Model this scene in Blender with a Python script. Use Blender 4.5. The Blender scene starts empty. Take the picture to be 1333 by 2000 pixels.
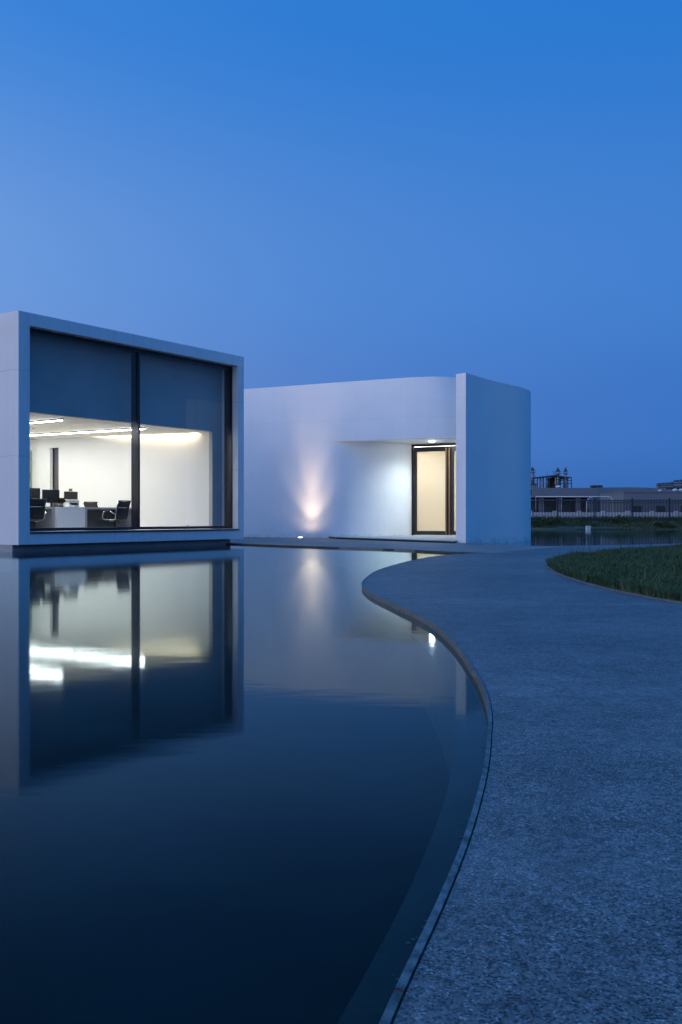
import bpy, bmesh, math, random
import numpy as np
from mathutils import Vector, Matrix
random.seed(7)
rng = np.random.default_rng(7)
scene = bpy.context.scene
COL = scene.collection
R = math.radians

# ------------------------------------------------------------------ camera
cam_data = bpy.data.cameras.new('camera')
cam = bpy.data.objects.new('camera', cam_data)
COL.objects.link(cam)
cam.location = (0.0, 0.0, 0.75)
cam.rotation_euler = (R(90), 0, 0)
cam_data.sensor_fit = 'VERTICAL'
cam_data.sensor_height = 36.0
cam_data.lens = 36.0 * 1900.0 / 2000.0
cam_data.shift_y = 10.0 / 2000.0
cam_data.clip_start = 0.05
cam_data.clip_end = 3000.0
scene.camera = cam

# ------------------------------------------------------------------ render / exposure
scene.render.engine = 'CYCLES'
scene.cycles.use_denoising = True
scene.cycles.max_bounces = 10
scene.cycles.transparent_max_bounces = 16
scene.cycles.sample_clamp_indirect = 6.0
scene.cycles.caustics_reflective = False
scene.cycles.caustics_refractive = False
scene.view_settings.view_transform = 'Standard'
scene.view_settings.look = 'None'
scene.view_settings.exposure = 0.0
scene.view_settings.gamma = 1.0
scene.view_settings.use_curve_mapping = False

# ------------------------------------------------------------------ dusk sky
GLOW_AZ = Vector((-0.97, -0.25, 0.0)).normalized()      # where the sun went down
world = bpy.data.worlds.new('World')
scene.world = world
world.use_nodes = True
nt = world.node_tree
nt.nodes.clear()
N = nt.nodes.new
Lk = nt.links.new


def ramp(node, stops, interp='LINEAR'):
    cr = node.color_ramp
    cr.interpolation = interp
    while len(cr.elements) < len(stops):
        cr.elements.new(0.5)
    for e, (p, c) in zip(cr.elements, stops):
        e.position = p
        e.color = (c[0], c[1], c[2], 1.0)


tc = N('ShaderNodeTexCoord')
sep = N('ShaderNodeSeparateXYZ')
Lk(tc.outputs['Generated'], sep.inputs[0])
asin = N('ShaderNodeMath'); asin.operation = 'ARCSINE'
Lk(sep.outputs['Z'], asin.inputs[0])
el = N('ShaderNodeMapRange')
el.inputs['From Min'].default_value = R(-10)
el.inputs['From Max'].default_value = R(90)
Lk(asin.outputs[0], el.inputs['Value'])


def ep(deg):
    return (deg + 10.0) / 100.0


east = N('ShaderNodeValToRGB')
ramp(east, [(ep(-10), (0.016, 0.095, 0.350)), (ep(0), (0.022, 0.130, 0.455)), (ep(5), (0.038, 0.172, 0.560)),
            (ep(14), (0.053, 0.218, 0.650)), (ep(28), (0.022, 0.195, 0.655)), (ep(55), (0.028, 0.40, 1.28)),
            (ep(90), (0.030, 0.46, 1.48))], 'EASE')
west = N('ShaderNodeValToRGB')
ramp(west, [(ep(-10), (0.75, 0.66, 0.80)), (ep(0), (1.05, 0.92, 1.08)), (ep(5), (0.98, 0.98, 1.18)),
            (ep(14), (0.66, 0.92, 1.26)), (ep(28), (0.18, 0.47, 1.06)), (ep(55), (0.07, 0.44, 1.34)),
            (ep(90), (0.030, 0.46, 1.48))], 'EASE')
Lk(el.outputs[0], east.inputs[0])
Lk(el.outputs[0], west.inputs[0])
flat = N('ShaderNodeVectorMath'); flat.operation = 'MULTIPLY'
flat.inputs[1].default_value = (1, 1, 0)
Lk(tc.outputs['Generated'], flat.inputs[0])
nrm = N('ShaderNodeVectorMath'); nrm.operation = 'NORMALIZE'
Lk(flat.outputs[0], nrm.inputs[0])
dot = N('ShaderNodeVectorMath'); dot.operation = 'DOT_PRODUCT'
dot.inputs[1].default_value = GLOW_AZ
Lk(nrm.outputs[0], dot.inputs[0])
half = N('ShaderNodeMath'); half.operation = 'MULTIPLY_ADD'
half.inputs[1].default_value = 0.5
half.inputs[2].default_value = 0.5
Lk(dot.outputs['Value'], half.inputs[0])
sq = N('ShaderNodeMath'); sq.operation = 'POWER'; sq.inputs[1].default_value = 3.0
Lk(half.outputs[0], sq.inputs[0])
mx = N('ShaderNodeMix'); mx.data_type = 'RGBA'
Lk(sq.outputs[0], mx.inputs['Factor'])
Lk(east.outputs[0], mx.inputs[6])
Lk(west.outputs[0], mx.inputs[7])
bgn = N('ShaderNodeBackground')
bgn.inputs['Strength'].default_value = 0.96
Lk(mx.outputs[2], bgn.inputs['Color'])
wo = N('ShaderNodeOutputWorld')
Lk(bgn.outputs[0], wo.inputs['Surface'])

# the last light of the set sun: one weak, very soft lamp from the glow's side
sun_data = bpy.data.lights.new('afterglow', 'SUN')
sun_data.energy = 0.86
sun_data.angle = R(70)
sun_data.color = (1.0, 0.90, 0.98)
sun = bpy.data.objects.new('afterglow', sun_data)
COL.objects.link(sun)
sun_dir = Vector((-0.78, -0.62, 0.30)).normalized()
sun.rotation_euler = sun_dir.to_track_quat('Z', 'Y').to_euler()


# ------------------------------------------------------------------ helpers
def link(o, parent=None):
    COL.objects.link(o)
    if parent is not None:
        o.parent = parent
    return o


def mesh_obj(name, verts, faces, m=None, parent=None, smooth=False):
    me = bpy.data.meshes.new(name)
    me.from_pydata([tuple(v) for v in verts], [], [tuple(f) for f in faces])
    me.update()
    if smooth:
        for p in me.polygons:
            p.use_smooth = True
    if m is not None:
        me.materials.append(m)
    return link(bpy.data.objects.new(name, me), parent)


def bm_obj(name, bm, m=None, parent=None, smooth=False):
    me = bpy.data.meshes.new(name)
    bmesh.ops.recalc_face_normals(bm, faces=bm.faces[:])
    bm.to_mesh(me)
    bm.free()
    if smooth:
        for p in me.polygons:
            p.use_smooth = True
    if m is not None:
        me.materials.append(m)
    return link(bpy.data.objects.new(name, me), parent)


def empty(name, loc=(0, 0, 0), rz=0.0, parent=None):
    o = bpy.data.objects.new(name, None)
    o.empty_display_size = 0.2
    o.location = loc
    o.rotation_euler = (0, 0, rz)
    return link(o, parent)


def tag(o, label=None, cat=None, group=None, kind=None):
    if label: o['label'] = label
    if cat: o['category'] = cat
    if group: o['group'] = group
    if kind: o['kind'] = kind
    return o


def thing(name, label, cat, loc=(0, 0, 0), rz=0.0, group=None):
    return tag(empty(name, loc, rz), label, cat, group)


def add_box(bm, x0, x1, y0, y1, z0, z1, bev=0.0):
    vs = [bm.verts.new(p) for p in ((x0, y0, z0), (x1, y0, z0), (x1, y1, z0), (x0, y1, z0),
                                    (x0, y0, z1), (x1, y0, z1), (x1, y1, z1), (x0, y1, z1))]
    fs = [bm.faces.new([vs[i] for i in q]) for q in
          ((0, 3, 2, 1), (4, 5, 6, 7), (0, 1, 5, 4), (1, 2, 6, 5), (2, 3, 7, 6), (3, 0, 4, 7))]
    if bev > 0:
        es = set()
        for f_ in fs:
            es.update(f_.edges)
        bmesh.ops.bevel(bm, geom=list(es), offset=bev, segments=2, affect='EDGES', profile=0.5)


def box(name, x0, x1, y0, y1, z0, z1, m=None, parent=None, bev=0.0):
    bm = bmesh.new()
    add_box(bm, x0, x1, y0, y1, z0, z1, bev)
    return bm_obj(name, bm, m, parent)


def add_tube(bm, pts, r, seg=8, caps=True, radii=None):
    pts = [Vector(p) for p in pts]
    rings = []
    up = Vector((0, 0, 1))
    prev_n = None
    for i, p in enumerate(pts):
        if i == 0: t = pts[1] - pts[0]
        elif i == len(pts) - 1: t = pts[-1] - pts[-2]
        else: t = (pts[i + 1] - pts[i]).normalized() + (pts[i] - pts[i - 1]).normalized()
        t.normalize()
        if prev_n is None:
            ref = up if abs(t.z) < 0.95 else Vector((1, 0, 0))
            n = t.cross(ref).normalized()
        else:
            n = (prev_n - t * prev_n.dot(t)).normalized()
        prev_n = n
        b_ = t.cross(n)
        rr = radii[i] if radii else r
        rings.append([bm.verts.new(p + n * (rr * math.cos(2 * math.pi * k / seg)) + b_ * (rr * math.sin(2 * math.pi * k / seg)))
                      for k in range(seg)])
    for a_, c_ in zip(rings[:-1], rings[1:]):
        for k in range(seg):
            bm.faces.new((a_[k], a_[(k + 1) % seg], c_[(k + 1) % seg], c_[k]))
    if caps:
        bm.faces.new(rings[0][::-1])
        bm.faces.new(rings[-1])


def tube(name, pts, r, m=None, parent=None, seg=8, radii=None):
    bm = bmesh.new()
    add_tube(bm, pts, r, seg, True, radii)
    return bm_obj(name, bm, m, parent, smooth=True)


def add_prism(bm, poly, z0, z1):
    """A closed outline extruded from z0 to z1 (floats or per-vertex lists)."""
    n = len(poly)
    lo = [bm.verts.new((p[0], p[1], z0)) for p in poly]
    hi = [bm.verts.new((p[0], p[1], z1)) for p in poly]
    for i in range(n):
        j = (i + 1) % n
        bm.faces.new((lo[i], lo[j], hi[j], hi[i]))
    f1 = bm.faces.new(hi)
    f0 = bm.faces.new(lo[::-1])
    bmesh.ops.triangulate(bm, faces=[f0, f1])


def prism(name, poly, z0, z1, m=None, parent=None):
    bm = bmesh.new()
    add_prism(bm, poly, z0, z1)
    return bm_obj(name, bm, m, parent)


def catmull(pts, per=8, closed=False):
    P = [np.array(p, float) for p in pts]
    n = len(P)
    out = []
    rngi = range(n if closed else n - 1)
    for i in rngi:
        p1, p2 = P[i], P[(i + 1) % n]
        p0 = P[i - 1] if (i > 0 or closed) else 2 * p1 - p2
        p3 = P[(i + 2) % n] if (i + 2 < n or closed) else 2 * p2 - p1
        # centripetal parametrisation keeps the curve from overshooting
        t0 = 0.0
        t1 = t0 + max(np.linalg.norm(p1 - p0), 1e-6) ** 0.5
        t2 = t1 + max(np.linalg.norm(p2 - p1), 1e-6) ** 0.5
        t3 = t2 + max(np.linalg.norm(p3 - p2), 1e-6) ** 0.5
        for k in range(per):
            t = t1 + (t2 - t1) * k / per
            A1 = (t1 - t) / (t1 - t0) * p0 + (t - t0) / (t1 - t0) * p1
            A2 = (t2 - t) / (t2 - t1) * p1 + (t - t1) / (t2 - t1) * p2
            A3 = (t3 - t) / (t3 - t2) * p2 + (t - t2) / (t3 - t2) * p3
            B1 = (t2 - t) / (t2 - t0) * A1 + (t - t0) / (t2 - t0) * A2
            B2 = (t3 - t) / (t3 - t1) * A2 + (t - t1) / (t3 - t1) * A3
            out.append((t2 - t) / (t2 - t1) * B1 + (t - t1) / (t2 - t1) * B2)
    if not closed:
        out.append(P[-1])
    return [(float(q[0]), float(q[1])) for q in out]


def resample(pts, step):
    P = np.array(pts, float)
    d = np.r_[0, np.cumsum(np.linalg.norm(np.diff(P, axis=0), axis=1))]
    n = max(2, int(round(d[-1] / step)) + 1)
    s = np.linspace(0, d[-1], n)
    return [(float(np.interp(q, d, P[:, 0])), float(np.interp(q, d, P[:, 1]))) for q in s]


def offset(pts, dist):
    P = np.array(pts, float)
    T = np.gradient(P, axis=0)
    T /= np.linalg.norm(T, axis=1)[:, None] + 1e-9
    Nn = np.c_[-T[:, 1], T[:, 0]]
    return [(float(a_), float(b_)) for a_, b_ in P + Nn * dist]


# ------------------------------------------------------------------ materials
def mat(name, color=(0.5, 0.5, 0.5), rough=0.6, metal=0.0, spec=0.5):
    m = bpy.data.materials.new(name)
    m.use_nodes = True
    p = m.node_tree.nodes['Principled BSDF']
    p.inputs['Base Color'].default_value = (*color, 1)
    p.inputs['Roughness'].default_value = rough
    p.inputs['Metallic'].default_value = metal
    p.inputs['Specular IOR Level'].default_value = spec
    return m


def nodes_of(m):
    return m.node_tree.nodes, m.node_tree.links, m.node_tree.nodes['Principled BSDF']


def noise_node(nn, scale, detail=4, rough=0.55):
    n = nn.new('ShaderNodeTexNoise')
    n.inputs['Scale'].default_value = scale
    n.inputs['Detail'].default_value = detail
    n.inputs['Roughness'].default_value = rough
    return n


def vary(m, c1, c2, scale=3.0, stretch=(1, 1, 1), bump=0.0, bump_scale=60.0, lo=0.35, hi=0.65, rough=None):
    """Noise-mixed colour, with an optional fine bump and roughness variation."""
    nn, ll, p = nodes_of(m)
    t = nn.new('ShaderNodeTexCoord')
    mp = nn.new('ShaderNodeMapping')
    mp.inputs['Scale'].default_value = stretch
    ll.new(t.outputs['Object'], mp.inputs[0])
    n = noise_node(nn, scale)
    ll.new(mp.outputs[0], n.inputs['Vector'])
    cr = nn.new('ShaderNodeValToRGB')
    ramp(cr, [(lo, c1), (hi, c2)])
    ll.new(n.outputs['Fac'], cr.inputs[0])
    ll.new(cr.outputs[0], p.inputs['Base Color'])
    if bump > 0:
        n2 = noise_node(nn, bump_scale, 3)
        ll.new(t.outputs['Object'], n2.inputs['Vector'])
        b_ = nn.new('ShaderNodeBump')
        b_.inputs['Strength'].default_value = bump
        b_.inputs['Distance'].default_value = 0.01
        ll.new(n2.outputs['Fac'], b_.inputs['Height'])
        ll.new(b_.outputs[0], p.inputs['Normal'])
    if rough:
        mr = nn.new('ShaderNodeMapRange')
        mr.inputs['To Min'].default_value, mr.inputs['To Max'].default_value = rough
        ll.new(n.outputs['Fac'], mr.inputs['Value'])
        ll.new(mr.outputs[0], p.inputs['Roughness'])
    return m


def render_paint(name, base, crack_z=(), streak=0.0, splash=0.0, crack=0.4):
    """White rendered wall: faint mottling, vertical rain streaks, hairline cracks at heights, dirt along the foot."""
    m = mat(name, base, 0.75, spec=0.25)
    nn, ll, p = nodes_of(m)
    t = nn.new('ShaderNodeTexCoord')
    n1 = noise_node(nn, 1.1, 6)
    ll.new(t.outputs['Object'], n1.inputs['Vector'])
    cr = nn.new('ShaderNodeValToRGB')
    d = [c * 0.93 for c in base]
    ramp(cr, [(0.3, d), (0.7, base)])
    ll.new(n1.outputs['Fac'], cr.inputs[0])
    cur = cr.outputs[0]

    def mul(cur, fac_socket, col):
        mxn = nn.new('ShaderNodeMix'); mxn.data_type = 'RGBA'; mxn.blend_type = 'MULTIPLY'
        ll.new(fac_socket, mxn.inputs['Factor'])
        ll.new(cur, mxn.inputs[6])
        mxn.inputs[7].default_value = (*col, 1)
        return mxn.outputs[2]

    if streak > 0:
        mp = nn.new('ShaderNodeMapping')
        mp.inputs['Scale'].default_value = (7.0, 7.0, 0.05)
        ll.new(t.outputs['Object'], mp.inputs[0])
        n2 = noise_node(nn, 1.0, 5, 0.7)
        ll.new(mp.outputs[0], n2.inputs['Vector'])
        mr = nn.new('ShaderNodeMapRange')
        mr.inputs['From Min'].default_value = 0.48
        mr.inputs['From Max'].default_value = 0.78
        mr.inputs['To Max'].default_value = streak
        ll.new(n2.outputs['Fac'], mr.inputs['Value'])
        cur = mul(cur, mr.outputs[0], (0.62, 0.64, 0.68))
    if crack_z:
        sp = nn.new('ShaderNodeSeparateXYZ')
        ll.new(t.outputs['Object'], sp.inputs[0])
        n3 = noise_node(nn, 1.3, 5, 0.6)
        ll.new(t.outputs['Object'], n3.inputs['Vector'])
        for cz in crack_z:
            a_ = nn.new('ShaderNodeMath'); a_.operation = 'MULTIPLY_ADD'
            a_.inputs[1].default_value = 0.22
            a_.inputs[2].default_value = -0.11 - cz
            ll.new(n3.outputs['Fac'], a_.inputs[0])
            s_ = nn.new('ShaderNodeMath'); s_.operation = 'ADD'
            ll.new(sp.outputs['Z'], s_.inputs[0]); ll.new(a_.outputs[0], s_.inputs[1])
            ab = nn.new('ShaderNodeMath'); ab.operation = 'ABSOLUTE'
            ll.new(s_.outputs[0], ab.inputs[0])
            mr = nn.new('ShaderNodeMapRange')
            mr.inputs['From Min'].default_value = 0.003
            mr.inputs['From Max'].default_value = 0.016
            mr.inputs['To Min'].default_value = crack
            mr.inputs['To Max'].default_value = 0.0
            ll.new(ab.outputs[0], mr.inputs['Value'])
            cur = mul(cur, mr.outputs[0], (0.35, 0.38, 0.45))
    if splash > 0:
        sp2 = nn.new('ShaderNodeSeparateXYZ')
        ll.new(t.outputs['Object'], sp2.inputs[0])
        n4 = noise_node(nn, 5.0, 6, 0.75)
        ll.new(t.outputs['Object'], n4.inputs['Vector'])
        hh = nn.new('ShaderNodeMapRange')                       # mud thrown up by rain within a hand's breadth of the deck
        hh.inputs['From Min'].default_value = 0.05
        hh.inputs['From Max'].default_value = 0.05 + splash
        hh.inputs['To Min'].default_value = 0.62
        hh.inputs['To Max'].default_value = 0.0
        ll.new(sp2.outputs['Z'], hh.inputs['Value'])
        gt = nn.new('ShaderNodeMapRange')
        gt.inputs['From Min'].default_value = 0.46
        gt.inputs['From Max'].default_value = 0.62
        ll.new(n4.outputs['Fac'], gt.inputs['Value'])
        mu = nn.new('ShaderNodeMath'); mu.operation = 'MULTIPLY'
        ll.new(hh.outputs[0], mu.inputs[0]); ll.new(gt.outputs[0], mu.inputs[1])
        cur = mul(cur, mu.outputs[0], (0.42, 0.40, 0.37))
    ll.new(cur, p.inputs['Base Color'])
    nb = noise_node(nn, 90, 3)
    ll.new(t.outputs['Object'], nb.inputs['Vector'])
    nb2 = noise_node(nn, 2.2, 3)
    ll.new(t.outputs['Object'], nb2.inputs['Vector'])
    ad = nn.new('ShaderNodeMath'); ad.operation = 'MULTIPLY_ADD'; ad.inputs[1].default_value = 2.5
    ll.new(nb2.outputs['Fac'], ad.inputs[0]); ll.new(nb.outputs['Fac'], ad.inputs[2])
    b_ = nn.new('ShaderNodeBump')
    b_.inputs['Strength'].default_value = 0.25
    b_.inputs['Distance'].default_value = 0.006
    ll.new(ad.outputs[0], b_.inputs['Height'])
    nw = noise_node(nn, 0.8, 2)
    ll.new(t.outputs['Object'], nw.inputs['Vector'])
    bw_ = nn.new('ShaderNodeBump')
    bw_.inputs['Strength'].default_value = 0.5
    bw_.inputs['Distance'].default_value = 0.03
    ll.new(nw.outputs['Fac'], bw_.inputs['Height'])
    ll.new(bw_.outputs[0], b_.inputs['Normal'])
    ll.new(b_.outputs[0], p.inputs['Normal'])
    return m


def emit(name, color, strength):
    m = bpy.data.materials.new(name)
    m.use_nodes = True
    nn = m.node_tree.nodes
    nn.clear()
    e = nn.new('ShaderNodeEmission')
    e.inputs['Color'].default_value = (*color, 1)
    e.inputs['Strength'].default_value = strength
    o = nn.new('ShaderNodeOutputMaterial')
    m.node_tree.links.new(e.outputs[0], o.inputs['Surface'])
    return m


def glass_mat(name, tint=(0.9, 0.94, 0.93), refl=(0.09, 0.75), rough=0.0):
    m = bpy.data.materials.new(name)
    m.use_nodes = True
    nn, ll = m.node_tree.nodes, m.node_tree.links
    nn.clear()
    lw = nn.new('ShaderNodeLayerWeight'); lw.inputs['Blend'].default_value = 0.5
    pw = nn.new('ShaderNodeMath'); pw.operation = 'POWER'; pw.inputs[1].default_value = 4.0
    ll.new(lw.outputs['Facing'], pw.inputs[0])
    mr = nn.new('ShaderNodeMapRange')
    mr.inputs['To Min'].default_value, mr.inputs['To Max'].default_value = refl
    ll.new(pw.outputs[0], mr.inputs['Value'])
    tr = nn.new('ShaderNodeBsdfTransparent'); tr.inputs['Color'].default_value = (*tint, 1)
    gl = nn.new('ShaderNodeBsdfGlossy'); gl.inputs['Roughness'].default_value = rough
    mxs = nn.new('ShaderNodeMixShader')
    ll.new(mr.outputs[0], mxs.inputs[0]); ll.new(tr.outputs[0], mxs.inputs[1]); ll.new(gl.outputs[0], mxs.inputs[2])
    o = nn.new('ShaderNodeOutputMaterial')
    ll.new(mxs.outputs[0], o.inputs['Surface'])
    return m


def water_mat():
    m = bpy.data.materials.new('still_pond_water')
    m.use_nodes = True
    nn, ll = m.node_tree.nodes, m.node_tree.links
    nn.clear()
    geo = nn.new('ShaderNodeNewGeometry')
    mp = nn.new('ShaderNodeMapping')
    ll.new(geo.outputs['Position'], mp.inputs[0])
    mp.inputs['Scale'].default_value = (0.6, 1.3, 1.0)
    n1 = noise_node(nn, 3.2, 5, 0.55)
    ll.new(mp.outputs[0], n1.inputs['Vector'])
    bp = nn.new('ShaderNodeBump')
    bp.inputs['Strength'].default_value = 0.034
    bp.inputs['Distance'].default_value = 0.02
    ll.new(n1.outputs['Fac'], bp.inputs['Height'])
    lw = nn.new('ShaderNodeLayerWeight'); lw.inputs['Blend'].default_value = 0.5
    pw = nn.new('ShaderNodeMath'); pw.operation = 'POWER'; pw.inputs[1].default_value = 7.7
    ll.new(lw.outputs['Facing'], pw.inputs[0])
    gl = nn.new('ShaderNodeBsdfGlossy')
    gl.inputs['Roughness'].default_value = 0.05
    gl.inputs['Color'].default_value = (0.84, 0.98, 1.0, 1)
    ll.new(bp.outputs[0], gl.inputs['Normal'])
    tr = nn.new('ShaderNodeBsdfTransparent')
    tr.inputs['Color'].default_value = (0.42, 0.60, 0.64, 1)
    mxs = nn.new('ShaderNodeMixShader')
    ll.new(pw.outputs[0], mxs.inputs[0]); ll.new(tr.outputs[0], mxs.inputs[1]); ll.new(gl.outputs[0], mxs.inputs[2])
    o = nn.new('ShaderNodeOutputMaterial')
    ll.new(mxs.outputs[0], o.inputs['Surface'])
    return m


def aggregate_mat():
    """Washed exposed-aggregate concrete: pebbles of three tones in cement, worn and damp patches."""
    m = mat('washed_aggregate_concrete', (0.25, 0.25, 0.24), 0.8, spec=0.3)
    nn, ll, p = nodes_of(m)
    geo = nn.new('ShaderNodeNewGeometry')
    nw = noise_node(nn, 60, 2)
    ll.new(geo.outputs['Position'], nw.inputs['Vector'])
    wa = nn.new('ShaderNodeVectorMath'); wa.operation = 'MULTIPLY_ADD'
    wa.inputs[1].default_value = (0.008, 0.008, 0.0)
    ll.new(nw.outputs['Color'], wa.inputs[0]); ll.new(geo.outputs['Position'], wa.inputs[2])
    v = nn.new('ShaderNodeTexVoronoi'); v.inputs['Scale'].default_value = 180.0
    v.voronoi_dimensions = '2D'
    ll.new(wa.outputs[0], v.inputs['Vector'])
    sp = nn.new('ShaderNodeSeparateColor')
    ll.new(v.outputs['Color'], sp.inputs[0])
    tone = nn.new('ShaderNodeValToRGB')
    ramp(tone, [(0.0, (0.022, 0.024, 0.026)), (0.27, (0.03, 0.031, 0.032)), (0.34, (0.10, 0.098, 0.094)),
                (0.55, (0.135, 0.135, 0.13)), (0.62, (0.15, 0.10, 0.075)), (0.67, (0.14, 0.14, 0.137)),
                (0.90, (0.19, 0.19, 0.186)), (1.0, (0.30, 0.30, 0.29))])
    ll.new(sp.outputs[0], tone.inputs[0])
    cem = nn.new('ShaderNodeMapRange')
    cem.inputs['From Min'].default_value = 0.40
    cem.inputs['From Max'].default_value = 0.62
    ll.new(v.outputs['Distance'], cem.inputs['Value'])
    mc = nn.new('ShaderNodeMix'); mc.data_type = 'RGBA'
    ll.new(cem.outputs[0], mc.inputs['Factor'])
    ll.new(tone.outputs[0], mc.inputs[6])
    mc.inputs[7].default_value = (0.105, 0.105, 0.104, 1)
    # wear: broad patches where the cement film hides the pebbles
    mp = nn.new('ShaderNodeMapping'); mp.inputs['Scale'].default_value = (1.0, 1.6, 1.0)
    ll.new(geo.outputs['Position'], mp.inputs[0])
    nb = noise_node(nn, 0.9, 7, 0.62)
    ll.new(mp.outputs[0], nb.inputs['Vector'])
    film = nn.new('ShaderNodeMapRange')
    film.inputs['From Min'].default_value = 0.42
    film.inputs['From Max'].default_value = 0.72
    film.inputs['To Min'].default_value = 0.0
    film.inputs['To Max'].default_value = 0.55
    ll.new(nb.outputs['Fac'], film.inputs['Value'])
    mf = nn.new('ShaderNodeMix'); mf.data_type = 'RGBA'
    ll.new(film.outputs[0], mf.inputs['Factor'])
    ll.new(mc.outputs[2], mf.inputs[6])
    mf.inputs[7].default_value = (0.175, 0.175, 0.175, 1)
    ns = noise_node(nn, 42, 3, 0.6)
    ll.new(geo.outputs['Position'], ns.inputs['Vector'])
    spk = nn.new('ShaderNodeValToRGB')
    ramp(spk, [(0.36, (0.78, 0.78, 0.78)), (0.50, (1.10, 1.10, 1.10)), (0.66, (1.30, 1.30, 1.29))])
    ll.new(ns.outputs['Fac'], spk.inputs[0])
    nm_ = noise_node(nn, 7.5, 6, 0.75)
    ll.new(geo.outputs['Position'], nm_.inputs['Vector'])
    mid = nn.new('ShaderNodeValToRGB')
    ramp(mid, [(0.34, (0.74, 0.74, 0.74)), (0.52, (1.04, 1.04, 1.04)), (0.68, (1.26, 1.26, 1.26))])
    ll.new(nm_.outputs['Fac'], mid.inputs[0])
    m3 = nn.new('ShaderNodeMix'); m3.data_type = 'RGBA'; m3.blend_type = 'MULTIPLY'
    m3.inputs['Factor'].default_value = 1.0
    ll.new(spk.outputs[0], m3.inputs[6]); ll.new(mid.outputs[0], m3.inputs[7])
    nd = noise_node(nn, 0.35, 5, 0.6)
    ll.new(geo.outputs['Position'], nd.inputs['Vector'])
    damp = nn.new('ShaderNodeValToRGB')
    ramp(damp, [(0.34, (0.62, 0.63, 0.66)), (0.6, (1.0, 1.0, 1.0))])
    ll.new(nd.outputs['Fac'], damp.inputs[0])
    md = nn.new('ShaderNodeMix'); md.data_type = 'RGBA'; md.blend_type = 'MULTIPLY'
    md.inputs['Factor'].default_value = 1.0
    m2 = nn.new('ShaderNodeMix'); m2.data_type = 'RGBA'; m2.blend_type = 'MULTIPLY'
    m2.inputs['Factor'].default_value = 1.0
    ll.new(mf.outputs[2], m2.inputs[6]); ll.new(m3.outputs[2], m2.inputs[7])
    ll.new(m2.outputs[2], md.inputs[6]); ll.new(damp.outputs[0], md.inputs[7])
    ll.new(md.outputs[2], p.inputs['Base Color'])
    b_ = nn.new('ShaderNodeBump'); b_.invert = True
    b_.inputs['Strength'].default_value = 0.55
    b_.inputs['Distance'].default_value = 0.003
    ll.new(v.outputs['Distance'], b_.inputs['Height'])
    b2 = nn.new('ShaderNodeBump')
    b2.inputs['Strength'].default_value = 0.35
    b2.inputs['Distance'].default_value = 0.02
    ll.new(nb.outputs['Fac'], b2.inputs['Height'])
    ll.new(b2.outputs[0], b_.inputs['Normal'])
    ll.new(b_.outputs[0], p.inputs['Normal'])
    rr = nn.new('ShaderNodeMapRange')
    rr.inputs['To Min'].default_value = 0.42
    rr.inputs['To Max'].default_value = 0.75
    ll.new(nd.outputs['Fac'], rr.inputs['Value'])
    ll.new(rr.outputs[0], p.inputs['Roughness'])
    return m


M = {}
M['box_white'] = render_paint('white_render_office', (0.72, 0.73, 0.74), crack_z=(3.84, 2.03), streak=0.38, crack=0.28)
M['wall_white'] = render_paint('white_render_entrance', (0.86, 0.86, 0.86), crack_z=(3.98,), streak=0.10, splash=0.16, crack=0.10)
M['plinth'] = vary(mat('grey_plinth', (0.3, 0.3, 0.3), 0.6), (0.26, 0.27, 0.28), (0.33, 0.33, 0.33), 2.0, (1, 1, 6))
M['inner_white'] = vary(mat('white_interior_paint', (0.82, 0.82, 0.82), 0.7, spec=0.2), (0.80, 0.80, 0.80), (0.83, 0.83, 0.83), 1.5)
M['ceiling'] = vary(mat('pale_ceiling_board', (0.62, 0.58, 0.51), 0.7), (0.78, 0.73, 0.63), (0.86, 0.81, 0.72), 3.0, (9, 0.6, 1))
M['bulkhead'] = vary(mat('shaded_white_bulkhead', (0.5, 0.5, 0.5), 0.7), (0.36, 0.37, 0.37), (0.41, 0.42, 0.42), 1.0)  # bulkhead and pier are white walls; their shade is put into this grey
M['floor_in'] = vary(mat('office_floor', (0.42, 0.40, 0.37), 0.35), (0.62, 0.60, 0.56), (0.70, 0.68, 0.64), 4)
M['black_metal'] = vary(mat('black_aluminium', (0.012, 0.013, 0.016), 0.35), (0.010, 0.011, 0.013), (0.018, 0.019, 0.023), 8)
M['mullion'] = mat('dark_grey_aluminium', (0.035, 0.037, 0.042), 0.25, 0.3)
M['sill'] = mat('brushed_sill_metal', (0.55, 0.56, 0.58), 0.35, 0.9)
M['glass'] = glass_mat('clear_window_glass', (0.97, 0.985, 0.98), (0.022, 0.6))
M['door_glass'] = glass_mat('door_glass', (0.90, 0.90, 0.88), (0.05, 0.6))
M['partition_glass'] = glass_mat('green_partition_glass', (0.72, 0.80, 0.70), (0.10, 0.7))
M['bronze'] = mat('bronze_handle', (0.30, 0.17, 0.08), 0.35, 0.8)
M['desk_white'] = vary(mat('white_laminate', (0.83, 0.83, 0.81), 0.4), (0.82, 0.82, 0.80), (0.85, 0.85, 0.83), 3)
M['desk_grey'] = vary(mat('grey_laminate', (0.42, 0.42, 0.42), 0.45), (0.40, 0.40, 0.40), (0.44, 0.44, 0.44), 3)
M['desk_dark'] = vary(mat('dark_modesty_panel', (0.10, 0.10, 0.095), 0.5), (0.09, 0.09, 0.085), (0.12, 0.12, 0.11), 3)
M['mesh_black'] = vary(mat('black_chair_mesh', (0.02, 0.021, 0.022), 0.7), (0.014, 0.015, 0.016), (0.028, 0.029, 0.03), 80)
M['chrome'] = mat('polished_aluminium', (0.75, 0.75, 0.76), 0.16, 1.0)
M['plastic_black'] = vary(mat('black_plastic', (0.018, 0.019, 0.02), 0.45), (0.015, 0.016, 0.017), (0.022, 0.023, 0.024), 30)
M['screen'] = mat('dark_screen', (0.012, 0.014, 0.014), 0.18)
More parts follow.
